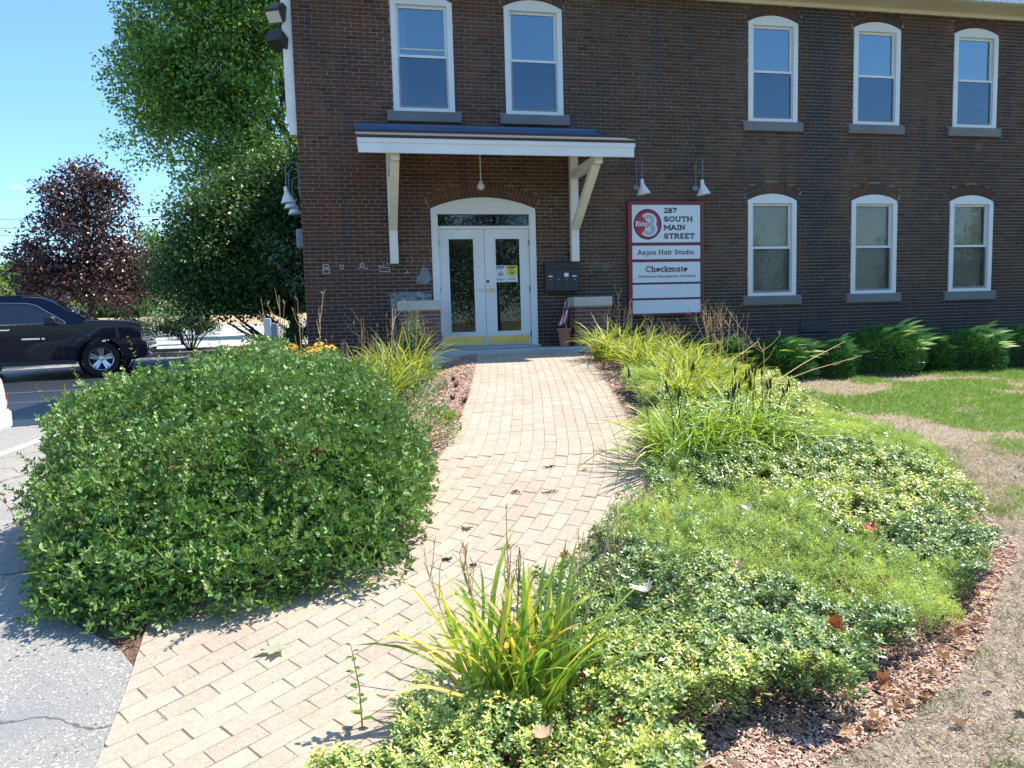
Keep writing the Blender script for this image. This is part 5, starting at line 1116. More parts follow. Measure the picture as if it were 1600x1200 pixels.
for k, (x, y, n, L1) in enumerate(((3.62, 10.4, 150, .85), (3.82, 9.7, 170, .88), (3.66, 9.0, 160, .85), (4.25, 9.2, 170, .92), (4.0, 8.3, 170, .90), (3.55, 7.75, 150, .85), (4.35, 8.2, 150, .85), (3.30, 7.15, 130, .78), (3.85, 7.3, 110, .75))):
    lily('daylily_clump', x, y, ['small yellow green daylily nearest the brick pier', 'yellow daylily under the lower end of the sign', 'yellow daylily along the walk below the sign', 'tall yellow daylily in front of the dry stalks', 'bushy yellow daylily in the middle of the upper bed', 'daylily with browned leaf tips beside the low juniper', 'yellow daylily toward the yew hedge', 'daylily with brown stubs just behind the iris clumps', 'sparse daylily behind the upright iris clump'][k], n, .45, L1, .020, .22, m_blade_y, .28, 3 if k in (5, 7) else 0, (.35, .5), GD, (.4, 1.7), (.08, .65), dead=18, rsd=.22)
for k, (x, y) in enumerate(((.10, 9.6), (.45, 10.2), (-.28, 10.1), (.55, 9.3), (.2, 8.7))):
    lily('daylily_clump', x, y, ['daylily with old flower heads behind the big shrub', 'daylily between the old flower heads and the plaster strip', 'daylily nearest the building corner behind yellow flowers', 'arching daylily at the foot of the spiky flowering plant', 'daylily half sunk behind the crown of the big shrub'][k], 110, .65, 1.12, .020, .2, m_blade_y if k != 2 else m_blade, .22, 5, (.75, 1.0), 'daylilies between the big shrub and the wall', (.4, 1.5), (.05, .6), dead=14)
# dry bare stems
def dry_plant(x, y, label, n, h, group, r=.18, sp=.16, lean=.12, rad=.0042, fork=5):
    t = empty('dry_stem_plant', (x, y, float(ground(x, y))), label=label, cat='dry plant', group=group); m = MB()
    for k in range(n):
        a = RNG.uniform(0, 6.28); q = r*RNG.random(); stalk(m, x+q*math.cos(a), y+q*math.sin(a), h*RNG.uniform(.75, 1.05), RNG.normal(0, lean), RNG.normal(0, lean*.6), fork, rad, sp, False)
    child(m.obj('dry_stems', m_dry), t)
GS = 'bare dry stems in the upper bed'
dry_plant(4.2, 11.3, 'bare dry stems against the brick pier near the sign', 6, 1.0, GS); dry_plant(4.75, 10.9, 'low bare dry stems under the sign', 8, .85, GS, .3)
dry_plant(5.15, 9.9, 'thick bunch of tall bare dry stems before the sign', 9, 1.15, GS, .16, .15, .10, .004); dry_plant(5.75, 10.5, 'bare dry stems spreading toward the yew hedge', 7, 1.05, GS, .3, .22, .2)
dry_plant(4.35, 7.3, 'single tall forked dry stem rising from the middle bed', 1, 1.12, GS, .02, .22, .02, .006, 6)
t = empty('fallen_dry_stem', (5.4, 8.6, .7), label='long bare dry stems leaning out over the lawn edge', cat='dry plant'); m = MB()
for (p, q) in (((4.95, 8.4, .66), (6.55, 9.0, 1.20)), ((4.9, 8.4, .66), (6.6, 8.7, 1.02)), ((4.5, 8.9, .75), (5.6, 9.6, 1.22))):
    p, q = Vector(p), Vector(q); m.rv = .6; m.tube([p, p.lerp(q, .5)+Vector((0, 0, .03)), q], [.006, .005, .003], 5, False)
    for s in (.7, .85): a = p.lerp(q, s); m.tube([a, a+Vector((.15, .05, .02*s))], [.004, .002], 4, False)
child(m.obj('dry_stems', m_dry), t)
GL = 'bare dry stems behind the big shrub'
for k, (x, y, h, sp) in enumerate(((-.98, 8.3, 1.66, .16), (-.80, 8.4, 1.62, .16), (-.58, 8.2, 1.50, .08), (-.44, 8.5, 1.66, .12), (.05, 9.4, 1.45, .18), (.42, 9.6, 1.30, .2))):
    dry_plant(x, y, ['tall forked dry stem farthest from the brick corner', 'tall forked dry stem rising behind the marker post', 'single unbranched dry stem between marker post and corner', 'tall dry stem overlapping the brick corner', 'branching dry stem before the wall left of the canopy bracket', 'low branching dry stem near the white plaster strip'][k], 1, h, GL, .02, sp, .05, .0065, 5)
# yellow coneflowers
def coneflowers():
    x, y = -.62, 8.3; z = float(ground(x, y)); t = empty('coneflower_plant', (x, y, z), label='patch of yellow coneflowers beside the marker post', cat='flowers')
    m = MB(); pet = Bag(); cn_ = MB(); lf = Bag()
    for k in range(34):
        px, py = x+RNG.uniform(-.14, .36), y+RNG.uniform(-.25, .25); h = RNG.uniform(1.0, 1.19); p = Vector((px, py, float(ground(px, py))+h-.08)); m.tube([(px, py, z), p], [.004, .003], 4, False)
        N = 11; a = np.arange(N)*6.283/N; tl = RNG.uniform(.2, .7); d = np.stack([np.cos(a), np.sin(a)*(1-tl)-.05, np.sin(a)*tl-.10], 1); pos = np.tile(np.array(p)[None], (N, 1))+d*.008
        pet.add(*scatter(pos, d, np.tile([[0, -.6, 1.]], (N, 1)), np.full(N, RNG.uniform(.040, .056)), np.full(N, .02), LEAF2, RNG.random(N)))
        cn_.lathe([(.012, 0), (.012, .01), (.006, .02), (0, .021)], 7, tuple(p))
    N = 500; q = np.stack([x+RNG.uniform(-.25, .4, N), y+RNG.uniform(-.3, .3, N), z+RNG.uniform(.3, 1.08, N)], 1); lf.add(*scatter(q, rdir(N)*[1, 1, .4], rdir(N)+[0, 0, 1.5], RNG.uniform(.05, .09, N), RNG.uniform(.018, .03, N), LEAF2, RNG.random(N)))
    child(m.obj('stems', m_stem_y), t); child(pet.obj('petals', m_yellowfl, kind='stuff'), t); child(cn_.obj('flower_cones', m_browncone, kind='stuff'), t); child(lf.obj('foliage', m_tree3), t)
coneflowers()
def spike_plant():
    x, y = .78, 10.35; z = float(ground(x, y)); t = empty('spiky_plant', (x, y, z), label='spiky flowering plant with brown heads before the left brick pier', cat='plant'); m = MB(); lf = Bag(); fl_ = MB()
    for k in range(30):
        a = RNG.uniform(0, 6.28); r = .24*RNG.random(); bx, by = x+r*math.cos(a), y+r*math.sin(a); h = RNG.uniform(.7, 1.12); tx, ty = bx+RNG.normal(0, .06), by+RNG.normal(0, .05); m.tube([(bx, by, z), (tx, ty, z+h)], [.005, .003], 4, False)
        N = 80; u = RNG.random(N)**.8; q = np.stack([bx+(tx-bx)*u, by+(ty-by)*u, z+h*u*.98], 1); d = rdir(N)*[1, 1, .3]+[0, 0, .25]
        ln = .13*(1.05-u)+.024; lf.add(*scatter(q, d, rdir(N)*.4+[0, 0, 1], ln, ln*.32, LEAF2, .3+.5*u+RNG.normal(0, .15, N)))
        if k % 4 == 0:
            for s in range(5): fl_.lathe([(0, 0), (.02, .006), (.024, .02), (.014, .035), (0, .036)], 7, (tx+RNG.normal(0, .04), ty+RNG.normal(0, .04), z+h*RNG.uniform(.45, .85)))
    child(m.obj('stems', m_stem_y), t); child(lf.obj('foliage', m_sage), t); child(fl_.obj('withered_flowers', m_redleaf_solid, kind='stuff'), t)
m_redleaf_solid = mat('withered_flower', (.16, .06, .025), .9, var=(40, .3))
spike_plant()
def low_plant(name, x, y, label, n, r, h, mt, ln, cat='plant', group=None, rm=.5, stems=0):
    z = float(ground(x, y)); t = empty(name, (x, y, z), label=label, cat=cat, group=group); a = RNG.uniform(0, 6.28, n); q = r*np.sqrt(RNG.random(n)); px, py = x+q*np.cos(a), y+q*np.sin(a)
    hh = h*(1-.6*(q/r)**2)*RNG.random(n)**.6; P = np.stack([px, py, ground(px, py)+.01+hh], 1); d = np.stack([np.cos(a), np.sin(a), RNG.uniform(.1, 1.2, n)], 1)+RNG.normal(size=(n, 3))*.5; b = Bag(); L_ = RNG.uniform(.7, 1.2, n)*ln
    b.add(*scatter(P, d, rdir(n)*.5+[0, 0, 1], L_, L_*.5, LEAF4, RNG.normal(rm, .22, n))); child(b.obj('foliage', mt), t)
    m = MB()
    for k in range(max(stems, 4)): i = RNG.integers(n); m.tube([(x, y, z), ((x+P[i, 0])/2, (y+P[i, 1])/2, P[i, 2]*.6+z*.4+.03), tuple(P[i])], [.004, .003, .002], 4, False)
    child(m.obj('stems', m_stem_y), t); return t
GP = 'small plants in the mulch between shrub and walk'
for k, (x, y, r, h, mt, ln, n) in enumerate(((.55, 8.9, .28, .45, m_sage, .07, 260), (.82, 9.6, .25, .35, m_tree3, .06, 220), (.62, 8.1, .22, .30, m_sage, .06, 200), (.78, 7.6, .12, .10, m_sage, .05, 70), (.62, 7.1, .26, .28, m_tree3, .05, 260), (.88, 7.3, .10, .08, m_lime, .05, 70), (.95, 9.0, .12, .10, m_sage, .05, 80), (1.0, 10.6, .14, .08, m_sage, .05, 70), (.66, 6.5, .22, .25, m_tree3, .04, 260))):
    low_plant('bedding_plant', x, y, ['grey green leafy plant at the back edge of the shrub', 'leafy plant at the foot of the spiky plant', 'sprawling grey green plant beside the mulch', 'tiny grey seedling alone in the mulch', 'light green plant touching the big shrub near the mulch', 'small lime green tuft beside the walk edge', 'low grey tuft midway up the mulch', 'low grey green tuft before the brick pier', 'light green weedy growth at the shrub foot by the walk'][k], n, r, h, mt, ln, group=GP)
for k, (x, y) in enumerate(((1.18, 9.35), (1.15, 8.9), (1.02, 8.2), (1.12, 8.0))):
    z = float(ground(x, y)); m = MB()
    for s in range(26): a = RNG.uniform(0, 6.28); m.rv = .9; m.tube([(x, y, z), (x+.035*math.cos(a), y+.035*math.sin(a), z+RNG.uniform(.04, .09))], [.004, .002], 4, False)
    tag(m.obj('dead_stub', m_pod), 'short dead brown plant stub standing in the left mulch', 'dead plant', 'dead stubs in the mulch')
# seedling and side shoots around the foreground clump
def shoot(x, y, h, n, ln, mt, label, lx=0., name='seedling', cat='seedling', group=None, wd=.7):
    z = float(ground(x, y)); t = empty(name, (x, y, z), label=label, cat=cat, group=group); m = MB(); top = Vector((x+lx, y, z+h)); b0 = Vector((x, y, z)); m.tube([b0, b0.lerp(top, .5)+Vector((.01, 0, 0)), top], [.004, .003, .0015], 5, False); child(m.obj('stem', m_stem_y), t)
    u = np.linspace(.12, 1, n); a = np.arange(n)*2.4+RNG.normal(0, .2, n); P = np.stack([x+lx*u, np.full(n, y), z+h*u], 1); d = np.stack([np.cos(a), np.sin(a), np.full(n, .15)], 1); L_ = ln*(1.15-.5*u); b = Bag(); b.add(*scatter(P, d, np.stack([-.3*np.cos(a), -.3*np.sin(a), np.ones(n)], 1), L_, L_*wd, LEAF4, RNG.normal(.55, .2, n))); child(b.obj('leaves', mt), t)
shoot(-.05, 2.95, .36, 15, .05, m_tree3, 'single slender weed with round leaves at the walk edge', -.03)
for k, (x, y, h, lx) in enumerate(((.80, 3.75, .30, -.02), (.95, 3.80, .24, .14), (.88, 3.65, .22, .05), (1.0, 3.72, .20, .16), (1.32, 4.15, .26, .02), (1.5, 4.35, .22, -.02))):
    shoot(x, y, h, 26, .042, m_shrub, ['blue green shoot behind the dry stalks', 'blue green shoot arching over the pavers', 'short blue green shoot near the pavers', 'blue green shoot leaning toward the groundcover', 'blue green shoot at the bed edge below the juniper', 'blue green shoot highest along the walk edge'][k], lx, 'leafy_shoot', 'shoot', 'blue green shoots along the walk', .5)
low_plant('broadleaf_seedling', 2.28, 4.78, 'broad lime green leaves at the edge of the iris clump', 16, .14, .12, m_lime, .11, 'seedling', rm=.6)
# --- ground cover and creeping juniper
VEG = [(-.12, 2.50), (.14, 2.70), (.44, 3.0), (.78, 3.60), (1.17, 4.0), (1.55, 4.4), (1.83, 4.66), (2.25, 5.05), (2.45, 5.5), (2.75, 6.6), (2.95, 7.0), (3.25, 7.4), (3.6, 8.6), (4.0, 9.6), (4.6, 10.4), (6.0, 10.7), (6.3, 10.3), (5.87, 9.5), (5.62, 8.58), (5.3, 7.34), (5.0, 6.03), (4.6, 5.1), (4.24, 4.3), (3.72, 3.71), (2.95, 3.11), (2.55, 2.98), (2.16, 2.76), (1.84, 2.53), (1.52, 2.55), (1.2, 2.50), (1.05, 2.32), (.95, 2.1), (-.1, 2.1), (-.25, 2.3)]
JUN = [[(1.42, 4.15), (1.7, 4.5), (2.05, 4.72), (2.55, 4.72), (2.95, 4.45), (2.87, 3.95), (3.2, 3.55), (2.92, 3.08), (2.58, 2.98), (2.30, 3.25), (2.10, 3.62), (1.70, 3.72)], [(4.95, 7.3), (5.19, 6.8), (4.92, 5.5), (4.5, 4.9), (4.24, 5.15), (4.05, 5.9), (4.5, 6.8)], [(2.95, 7.1), (3.05, 8.2), (3.35, 8.6), (3.5, 8.1), (3.25, 7.4), (2.9, 6.9)], [(2.35, 5.0), (2.3, 5.5), (2.55, 6.2), (2.75, 6.3), (2.7, 5.8)]]
def hmound(x, y): return .01+.22*fbm(x*1.7+1, y*1.7, 31, 3)+.22*fbm(x*4.2, y*4.2, 33, 2)
def inveg(x, y, wob=.10):
    wx = x+(vnoise(x*5, y*5, 41)-.5)*wob*2; wy_ = y+(vnoise(x*5+9, y*5, 43)-.5)*wob*2; return inpoly(wx, wy_, VEG), [inpoly(wx, wy_, j) for j in JUN]
N = 120000; x = RNG.uniform(-.5, 6.5, N); y = 2.0+8.8*RNG.random(N)**1.55; a_, js = inveg(x, y); jm = np.any(js, 0)
keep = a_ & ~(jm & (RNG.random(N) < .90)) & (RNG.random(N) < .25+2.2*np.clip(vnoise(x*9, y*9, 45)-.12, 0, 1)) & ~((x-.62)**2+(y-2.95)**2 < .25**2); x, y = x[keep], y[keep]; n = len(x)
hm = hmound(x, y); z = ground(x, y)+.01+hm*(1-.60*RNG.random(n)**2.4)
gyx = (hmound(x+.03, y)-hmound(x-.03, y))/.06; gyy = (hmound(x, y+.03)-hmound(x, y-.03))/.06
ax = unit(np.stack([-gyx*.8, -gyy*.8, np.ones(n)], 1)+RNG.normal(size=(n, 3))*.30); s1 = unit(np.cross(ax, rdir(n))); s2 = np.cross(ax, s1)
sc_ = np.clip(.62+y*.11, .88, 1.8)*RNG.uniform(.75, 1.3, n)
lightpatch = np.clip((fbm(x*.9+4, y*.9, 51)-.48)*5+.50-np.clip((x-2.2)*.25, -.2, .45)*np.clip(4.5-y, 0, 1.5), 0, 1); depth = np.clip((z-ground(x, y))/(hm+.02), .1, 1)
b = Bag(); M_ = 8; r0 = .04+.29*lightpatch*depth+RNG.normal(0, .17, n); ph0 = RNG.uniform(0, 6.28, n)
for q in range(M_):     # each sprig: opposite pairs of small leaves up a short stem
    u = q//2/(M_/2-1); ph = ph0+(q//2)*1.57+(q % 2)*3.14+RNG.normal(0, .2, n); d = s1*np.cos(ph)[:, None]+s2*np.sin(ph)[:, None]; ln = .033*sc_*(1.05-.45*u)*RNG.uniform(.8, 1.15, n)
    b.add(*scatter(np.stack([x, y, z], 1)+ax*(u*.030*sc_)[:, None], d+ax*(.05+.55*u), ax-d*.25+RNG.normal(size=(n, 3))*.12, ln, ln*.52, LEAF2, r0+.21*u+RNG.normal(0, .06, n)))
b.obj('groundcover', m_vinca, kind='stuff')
jl = ['low bright green juniper mat in the front half of the bed', 'juniper strip along the lawn side of the bed', 'small juniper mat by the top of the walk', 'thin juniper edging under the drooping iris clump']
for k, J in enumerate(JUN):
    J = np.array(J); N = int((9000, 9000, 5000, 3000)[k]*2.0); x = RNG.uniform(J[:, 0].min()-.15, J[:, 0].max()+.15, N); y = RNG.uniform(J[:, 1].min()-.15, J[:, 1].max()+.15, N); _, js = inveg(x, y); s = js[k]; x, y = x[s], y[s]; n = len(x)
    c = J.mean(0); t = empty('juniper_mat', (c[0], c[1], float(ground(*c))), label=jl[k], cat='juniper', group='creeping junipers in the bed')
    tn = max(40, n//9); ti = RNG.integers(n, size=tn); tx_, ty_ = x[ti], y[ti]; per = 16; rad = .05 if k in (0, 3) else .065
    th_ = hmound(tx_, ty_)*.9+.06*RNG.random(tn); aa = RNG.uniform(0, 6.283, (tn, per)); q_ = rad*np.sqrt(RNG.random((tn, per)))
    x = (tx_[:, None]+q_*np.cos(aa)).ravel(); y = (ty_[:, None]+q_*np.sin(aa)).ravel(); hh = (th_[:, None]*(1-.45*(q_/rad)**2)*(.75+.25*RNG.random((tn, per)))).ravel(); n = len(x)
    z0 = ground(x, y)+.01+hh; lean = (.25+1.3*q_/rad).ravel(); aa = aa.ravel(); ax = unit(np.stack([np.cos(aa)*lean+.1, np.sin(aa)*lean, np.full(n, .8)], 1)); b = Bag(); tone = np.repeat(RNG.normal(.42, .22, tn), per)+RNG.normal(0, .10, n)+.3*(fbm(x*3, y*3, 61)-.5)-.40*(q_/rad).ravel()**2
    S_ = (.036 if k in (0, 3) else .05); M_ = 9
    for q in range(M_):
        u = q/(M_-1); ph = q*2.4+RNG.uniform(0, 6.28, n); sd = unit(np.cross(ax, np.stack([np.cos(ph), np.sin(ph), np.zeros(n)], 1))); P = np.stack([x, y, z0], 1)+ax*u*S_*1.2
        ln = np.full(n, S_*(.55-.25*u)); b.add(*scatter(P, ax*.6+sd*.8, np.cross(ax, sd)+RNG.normal(size=(n, 3))*.2, ln, ln*.38, LEAF2, tone+.25*u))
    child(b.obj('needle_sprays', m_junip), t)
# --- yew hedge, one shrub at a time
def yew(x, y, w, h, label, seed, fl_=1.):
    z = float(base(np.array(y)))+.0; t = empty('yew_shrub', (x, y, z), label=label, cat='yew', group='yew shrubs along the wall'); b = Bag()
    N = 11000; d = rdir(N); d[:, 2] = np.where(d[:, 2] < -.45, -d[:, 2], d[:, 2]); lump = .82+.35*fbm(d[:, 0]*2.2+seed, d[:, 1]*2.2+d[:, 2]*2, seed); P = np.stack([x+d[:, 0]*w*.5*lump, y+d[:, 1]*.55*lump, z+.30*h+d[:, 2]*h*.62*lump], 1)*1.0; P[:, 2] = np.maximum(P[:, 2], z+.05)
    sh_ = 1-.35*RNG.random(N)**2; P = np.array([x, y, z+.3*h])+(P-np.array([x, y, z+.3*h]))*sh_[:, None]
    b.add(*scatter(P, d+RNG.normal(size=(N, 3))*.5+[.3, 0, .4], rdir(N), RNG.uniform(.05, .10, N), RNG.uniform(.012, .022, N), LEAF2, RNG.normal(.14, .12, N)))  # body leaves toned dark, the hedge's shade put into their colour
    m = MB(); K = 95
    for k in range(K):    # feathery shoots arching to one side, sun on the tips put into colour
        dd = rdir(1)[0]; dd[2] = abs(dd[2])*.8+.30; dd[1] = -abs(dd[1])*.75 if RNG.random() < .7 else dd[1]*.5; p0 = np.array([x+dd[0]*w*.40, y+dd[1]*.48, z+.32*h+dd[2]*h*.48]); L_ = RNG.uniform(.14, .46)*fl_; ax = unit(np.array([.80+RNG.normal(0, .22), -.18+RNG.normal(0, .3), .62+RNG.normal(0, .2)])); cv = np.array([.16, 0, -.30])*L_
        n_ = max(6, int(L_/.016)); u = np.linspace(.05, 1, n_); Q = p0+ax*(u*L_)[:, None]+cv*(u**2)[:, None]; tg_ = unit(ax+cv*2*u[:, None]/L_); sd = unit(np.cross(tg_, [0, -.6, .8])); ln = .048*np.minimum(1, (1.12-u)*1.8)
        for s in (-1, 1): b.add(*scatter(Q, tg_*.75+sd*s*.75, np.cross(tg_, sd)*s, ln, ln*.34, LEAF2, .60+.50*u+RNG.normal(0, .08, n_)))
    for k in range(5): m.tube([(x, y, z-.02), (x+RNG.normal(0, .2), y+RNG.normal(0, .1), z+.45*h)], [.02, .01], 5, False)
    child(b.obj('foliage', m_yew), t); child(m.obj('stems', m_barkdark), t)
yl = ['yew shrub nearest the sign, partly behind dry stems', 'small dark yew second from the sign', 'tallest yew with long bright shoots under the first window', 'dark yew below the gap between the windows', 'bright tipped yew under the middle ground floor window', 'wide yew with many bright tips past the middle window', 'yew cut off at the picture edge', 'dark yew behind the dry stems below the sign', 'dark low yew in the corner by the brick pier']
for k, (x, y, w, h, f) in enumerate(((7.05, 11.4, 1.15, .70, 1.), (7.98, 11.45, .9, .62, 1.), (9.05, 11.4, 1.45, .88, 1.3), (10.05, 11.6, .9, .66, .9), (10.8, 11.4, 1.2, .76, 1.2), (12.0, 11.4, 1.45, .80, 1.25), (13.35, 11.4, 1.2, .76, 1.1), (6.1, 11.8, 1.1, .72, .9), (5.2, 12.0, 1.0, .65, .7))): yew(x, y, w, h, yl[k], 70+k, f)
# --- lawn blades, patchy
N = 330000; x = RNG.uniform(1.3, 17, N); y = 1.9+9.2*RNG.random(N)**1.25; g = np.clip(greenness(x, y)+RNG.normal(0, .16, N)+.5*(vnoise(x*4.5, y*4.5, 92)-.5), 0, 1); keep = (x > xLawn(y)+.03) & (RNG.random(N) < (.30+.6*g**1.4)) & (x < 1.05*y+4.5); x, y, g = x[keep], y[keep], g[keep]; n = len(x)
aa = RNG.uniform(0, 6.283, n); d = np.stack([np.cos(aa)*.8, np.sin(aa)*.8, RNG.uniform(.15, 1.2, n)], 1); L_ = RNG.uniform(.025, .06, n)*(.6+.7*g)*np.clip(y/5, .8, 1.4)
b = Bag(); T1 = (np.array([(-.5, 0, 0), (.5, 0, 0), (0, 1, 0)], float), np.array([(0, 1, 2)])); b.add(*scatter(np.stack([x, y, ground(x, y)+.010], 1), d, rdir(n), L_, .0045*np.clip(y/3.2, .8, 3), T1, .05+.75*np.clip((g-.30)*1.6, 0, 1)+RNG.normal(0, .13, n))); b.obj('grass', m_grass, kind='stuff')
N = 110000; x = RNG.uniform(1.4, 9, N); y = 1.9+4.6*RNG.random(N)**1.3; keep = (x > xLawn(y)+.0) & (x < y+3.2); x, y = x[keep], y[keep]; n = len(x); aa = RNG.uniform(0, 6.283, n); tuft = vnoise(x*7, y*7, 88)
d = np.stack([np.cos(aa), np.sin(aa), RNG.uniform(.15, 1.0, n)*(.4+1.8*tuft**2)], 1); b = Bag(); b.add(*scatter(np.stack([x, y, ground(x, y)+.012], 1), d, rdir(n)*.5+[0, 0, .6], RNG.uniform(.025, .065, n)*(.7+.7*tuft), np.full(n, .0042), T1, np.clip(.02+.50*RNG.random(n)**1.6+(tuft > .70)*(.25+.5*RNG.random(n)), 0, 1))); b.obj('thatch', m_thatch, kind='stuff')
# --- mulch chips
def chips(n, fx, y0, y1, pw, name, s0):
    y = y0+(y1-y0)*RNG.random(n)**pw; x0, x1 = fx(y); x = x0+(x1-x0)*RNG.random(n); aa = RNG.uniform(0, 6.283, n); d = np.stack([np.cos(aa), np.sin(aa), RNG.normal(0, .22, n)], 1); L_ = RNG.uniform(.5, 1.5, n)*s0; b = Bag()
    T = (np.array([(-.5, 0, 0), (.5, 0, 0), (.4, 1, 0), (-.4, 1, 0), (0, .5, .5)], float), np.array([(0, 1, 4), (1, 2, 4), (2, 3, 4), (3, 0, 4)])); b.add(*scatter(np.stack([x, y, ground(x, y)+RNG.uniform(.004, .022, n)+(.011 if name == 'path_grit' else 0)], 1), d, rdir(n)*.35+[0, 0, 1], L_, L_*RNG.uniform(.15, .4, n), T, RNG.random(n)*.75+.25*vnoise(x*3, y*3, 3))); b.obj(name, m_chip, kind='stuff')
chips(62000, lambda y: (np.maximum(xR(y), np.where(y < 2.6, .8, 0)), xLawn(y)), 2.05, 7, 1.8, 'mulch_chips', .019); chips(1500, lambda y: (xR(y)-.22*RNG.random(len(y))**2, xR(y)), 4.5, 11, 1, 'path_grit', .014); chips(1200, lambda y: (xL(y), xL(y)+.25*RNG.random(len(y))**2), 4.2, 11, 1, 'path_grit', .014); chips(500, lambda y: (xL(y)+.2, xR(y)-.1), 3.2, 10, 1.4, 'path_grit', .012); chips(20000, lambda y: (xL(y)-.85, xL(y)), 4.4, 12.2, .9, 'mulch_chips', .026); chips(9000, lambda y: (xR(y), xR(y)+1.1), 5, 11.5, 1., 'mulch_chips', .032); chips(9000, lambda y: (np.full(len(y), 6.7), np.full(len(y), 15.)), 11.0, 11.5, 1, 'mulch_chips', .04)
# ------------------------------------------------------------------ fallen leaves
def leaf_outline(kind):
    if kind == 'maple':
        pr = [(0, -.02), (.16, .10), (.42, .04), (.34, .22), (.52, .42), (.34, .46), (.32, .62), (.16, .56), (0, .98)]
        return pr+[(-x, y) for x, y in pr[-2:0:-1]]
    return [(0, 0), (.18, .15), (.25, .4), (.20, .68), (0, 1), (-.20, .68), (-.25, .4), (-.18, .15)]
def fallen_mesh(kind, mt, curl, rv, seed):
    rg = np.random.default_rng(seed); P = np.array(leaf_outline(kind)); P = P*(1+rg.normal(0, .05, P.shape)); c = np.array([0, .42]); m = MB(); m.rv = rv; n = len(P); rings = [P, c+(P-c)*.5]
    def zf(p): return curl*(p[0]**2*1.9+(p[1]-.45)**2*.9)+.10*curl*math.sin(p[0]*9+seed)+.02
    vs = [(x, y-.42, zf((x, y))) for q in rings for x, y in q]+[(0, 0, zf(c))]; m.add(vs, [(i, (i+1) % n, n+(i+1) % n, n+i) for i in range(n)]+[(n+i, n+(i+1) % n, 2*n) for i in range(n)])
    m.tube([(0, -.42, zf((0, 0))), (.02, -.6, zf((0, 0))+.03), (.05, -.75, zf((0, 0))+.01)], .010, 4, False); return m.mesh('fallen_leaf', mt)
LM = [fallen_mesh('maple', m_litter, .9, .15, 1), fallen_mesh('maple', m_litter, .5, .45, 2), fallen_mesh('maple', m_litter, 1.2, .7, 3), fallen_mesh('oval', m_litter, .8, .95, 4), fallen_mesh('oval', m_litter, 1.3, .3, 5), fallen_mesh('maple', m_litter, .7, .85, 6)]
def fallen(x, y, s, me, label, group=None, dz=.02, tilt=.25):
    o = link('fallen_leaf', me); o.location = (x, y, float(ground(x, y))+dz); o.rotation_euler = (RNG.normal(0, tilt), RNG.normal(0, tilt), RNG.uniform(0, 6.28)); o.scale = (s, s, s); return tag(o, label, 'leaf', group)
GLF = 'curled brown leaves in the litter along the bed edge'
for k in range(58):
    u = RNG.random(); y = 2.42+1.0*u**1.1; x = float(xLawn(y))-RNG.uniform(.02, .30)-.05*(y > 2.9); fallen(x, y, RNG.uniform(.035, .072), random.choice(LM), 'curled brown fallen leaf in the litter between groundcover and dry lawn', GLF, RNG.uniform(.015, .05), .5)
for k in range(10): fallen(RNG.uniform(.75, 1.9), RNG.uniform(2.28, 2.55), RNG.uniform(.05, .08), random.choice(LM), 'brown fallen leaf on the mulch below the groundcover', 'brown leaves on the front mulch', RNG.uniform(.01, .03), .4)
for k, (x, y, s) in enumerate(((2.20, 2.72, .10), (2.62, 2.60, .07), (2.30, 2.40, .06))): fallen(x, y, s, [LM[2], LM[3], LM[5]][k], ['big curled tan leaf standing on the dry lawn edge', 'small brown leaf lying out on the dry lawn', 'pale tan leaf nearest the picture bottom on the lawn'][k], None, .03, .6)
RL = [fallen_mesh('maple', m_redleaf, .8, .3, 8), fallen_mesh('maple', m_redleaf, 1.1, .8, 9)]
for k, (x, y, s, me, dz, lab) in enumerate(((2.98, 3.85, .11, RL[0], .24, 'red fallen maple leaf on glossy groundcover near the juniper'), (1.33, 2.75, .09, RL[1], .2, 'orange red fallen leaf low in the front groundcover'), (2.12, 2.95, .08, RL[1], .2, 'orange fallen leaf at the corner of the groundcover'), (1.10, 3.95, .07, RL[0], .16, 'small red fallen leaf near the blue green shoots'), (1.82, 4.2, .08, RL[1], .2, 'orange fallen leaf on the juniper mat'), (1.02, 3.0, .10, LM[0], .2, 'dark brown fallen leaf hanging in groundcover beside the daylily'), (1.95, 3.55, .12, LM[4], .22, 'large dark brown leaf between juniper and groundcover'), (2.66, 3.3, .09, LM[0], .2, 'brown leaf on the lawn side of the juniper mat'), (.60, 2.46, .10, LM[1], .2, 'tan fallen leaf under the foreground daylily'))): fallen(x, y, s, me, lab, None, dz, .5)
PM = fallen_mesh('maple', m_paleleaf, .6, .3, 12)
for k, (x, y, s, dz, lab) in enumerate(((1.36, 3.42, .13, .22, 'white backed fallen leaf lying in the light groundcover'), (2.40, 4.25, .08, .22, 'small white backed leaf on the juniper edge'), (2.62, 2.42, .09, .02, 'white backed leaf lying on the dry lawn'), (1.20, 2.42, .10, .02, 'cream coloured fallen leaf on the front mulch'))): fallen(x, y, s, PM, lab, None, dz, .35)
GM = fallen_mesh('maple', m_greenleaf, .25, .5, 14)
o = fallen(-.47, 3.60, .15, GM, 'large pale green maple leaf lying on the near pavers', None, .018, .05); o.rotation_euler[2] = 1.9
fallen(.66, 4.73, .10, GM, 'small pale green leaf lying midway along the walk', None, .018, .05)
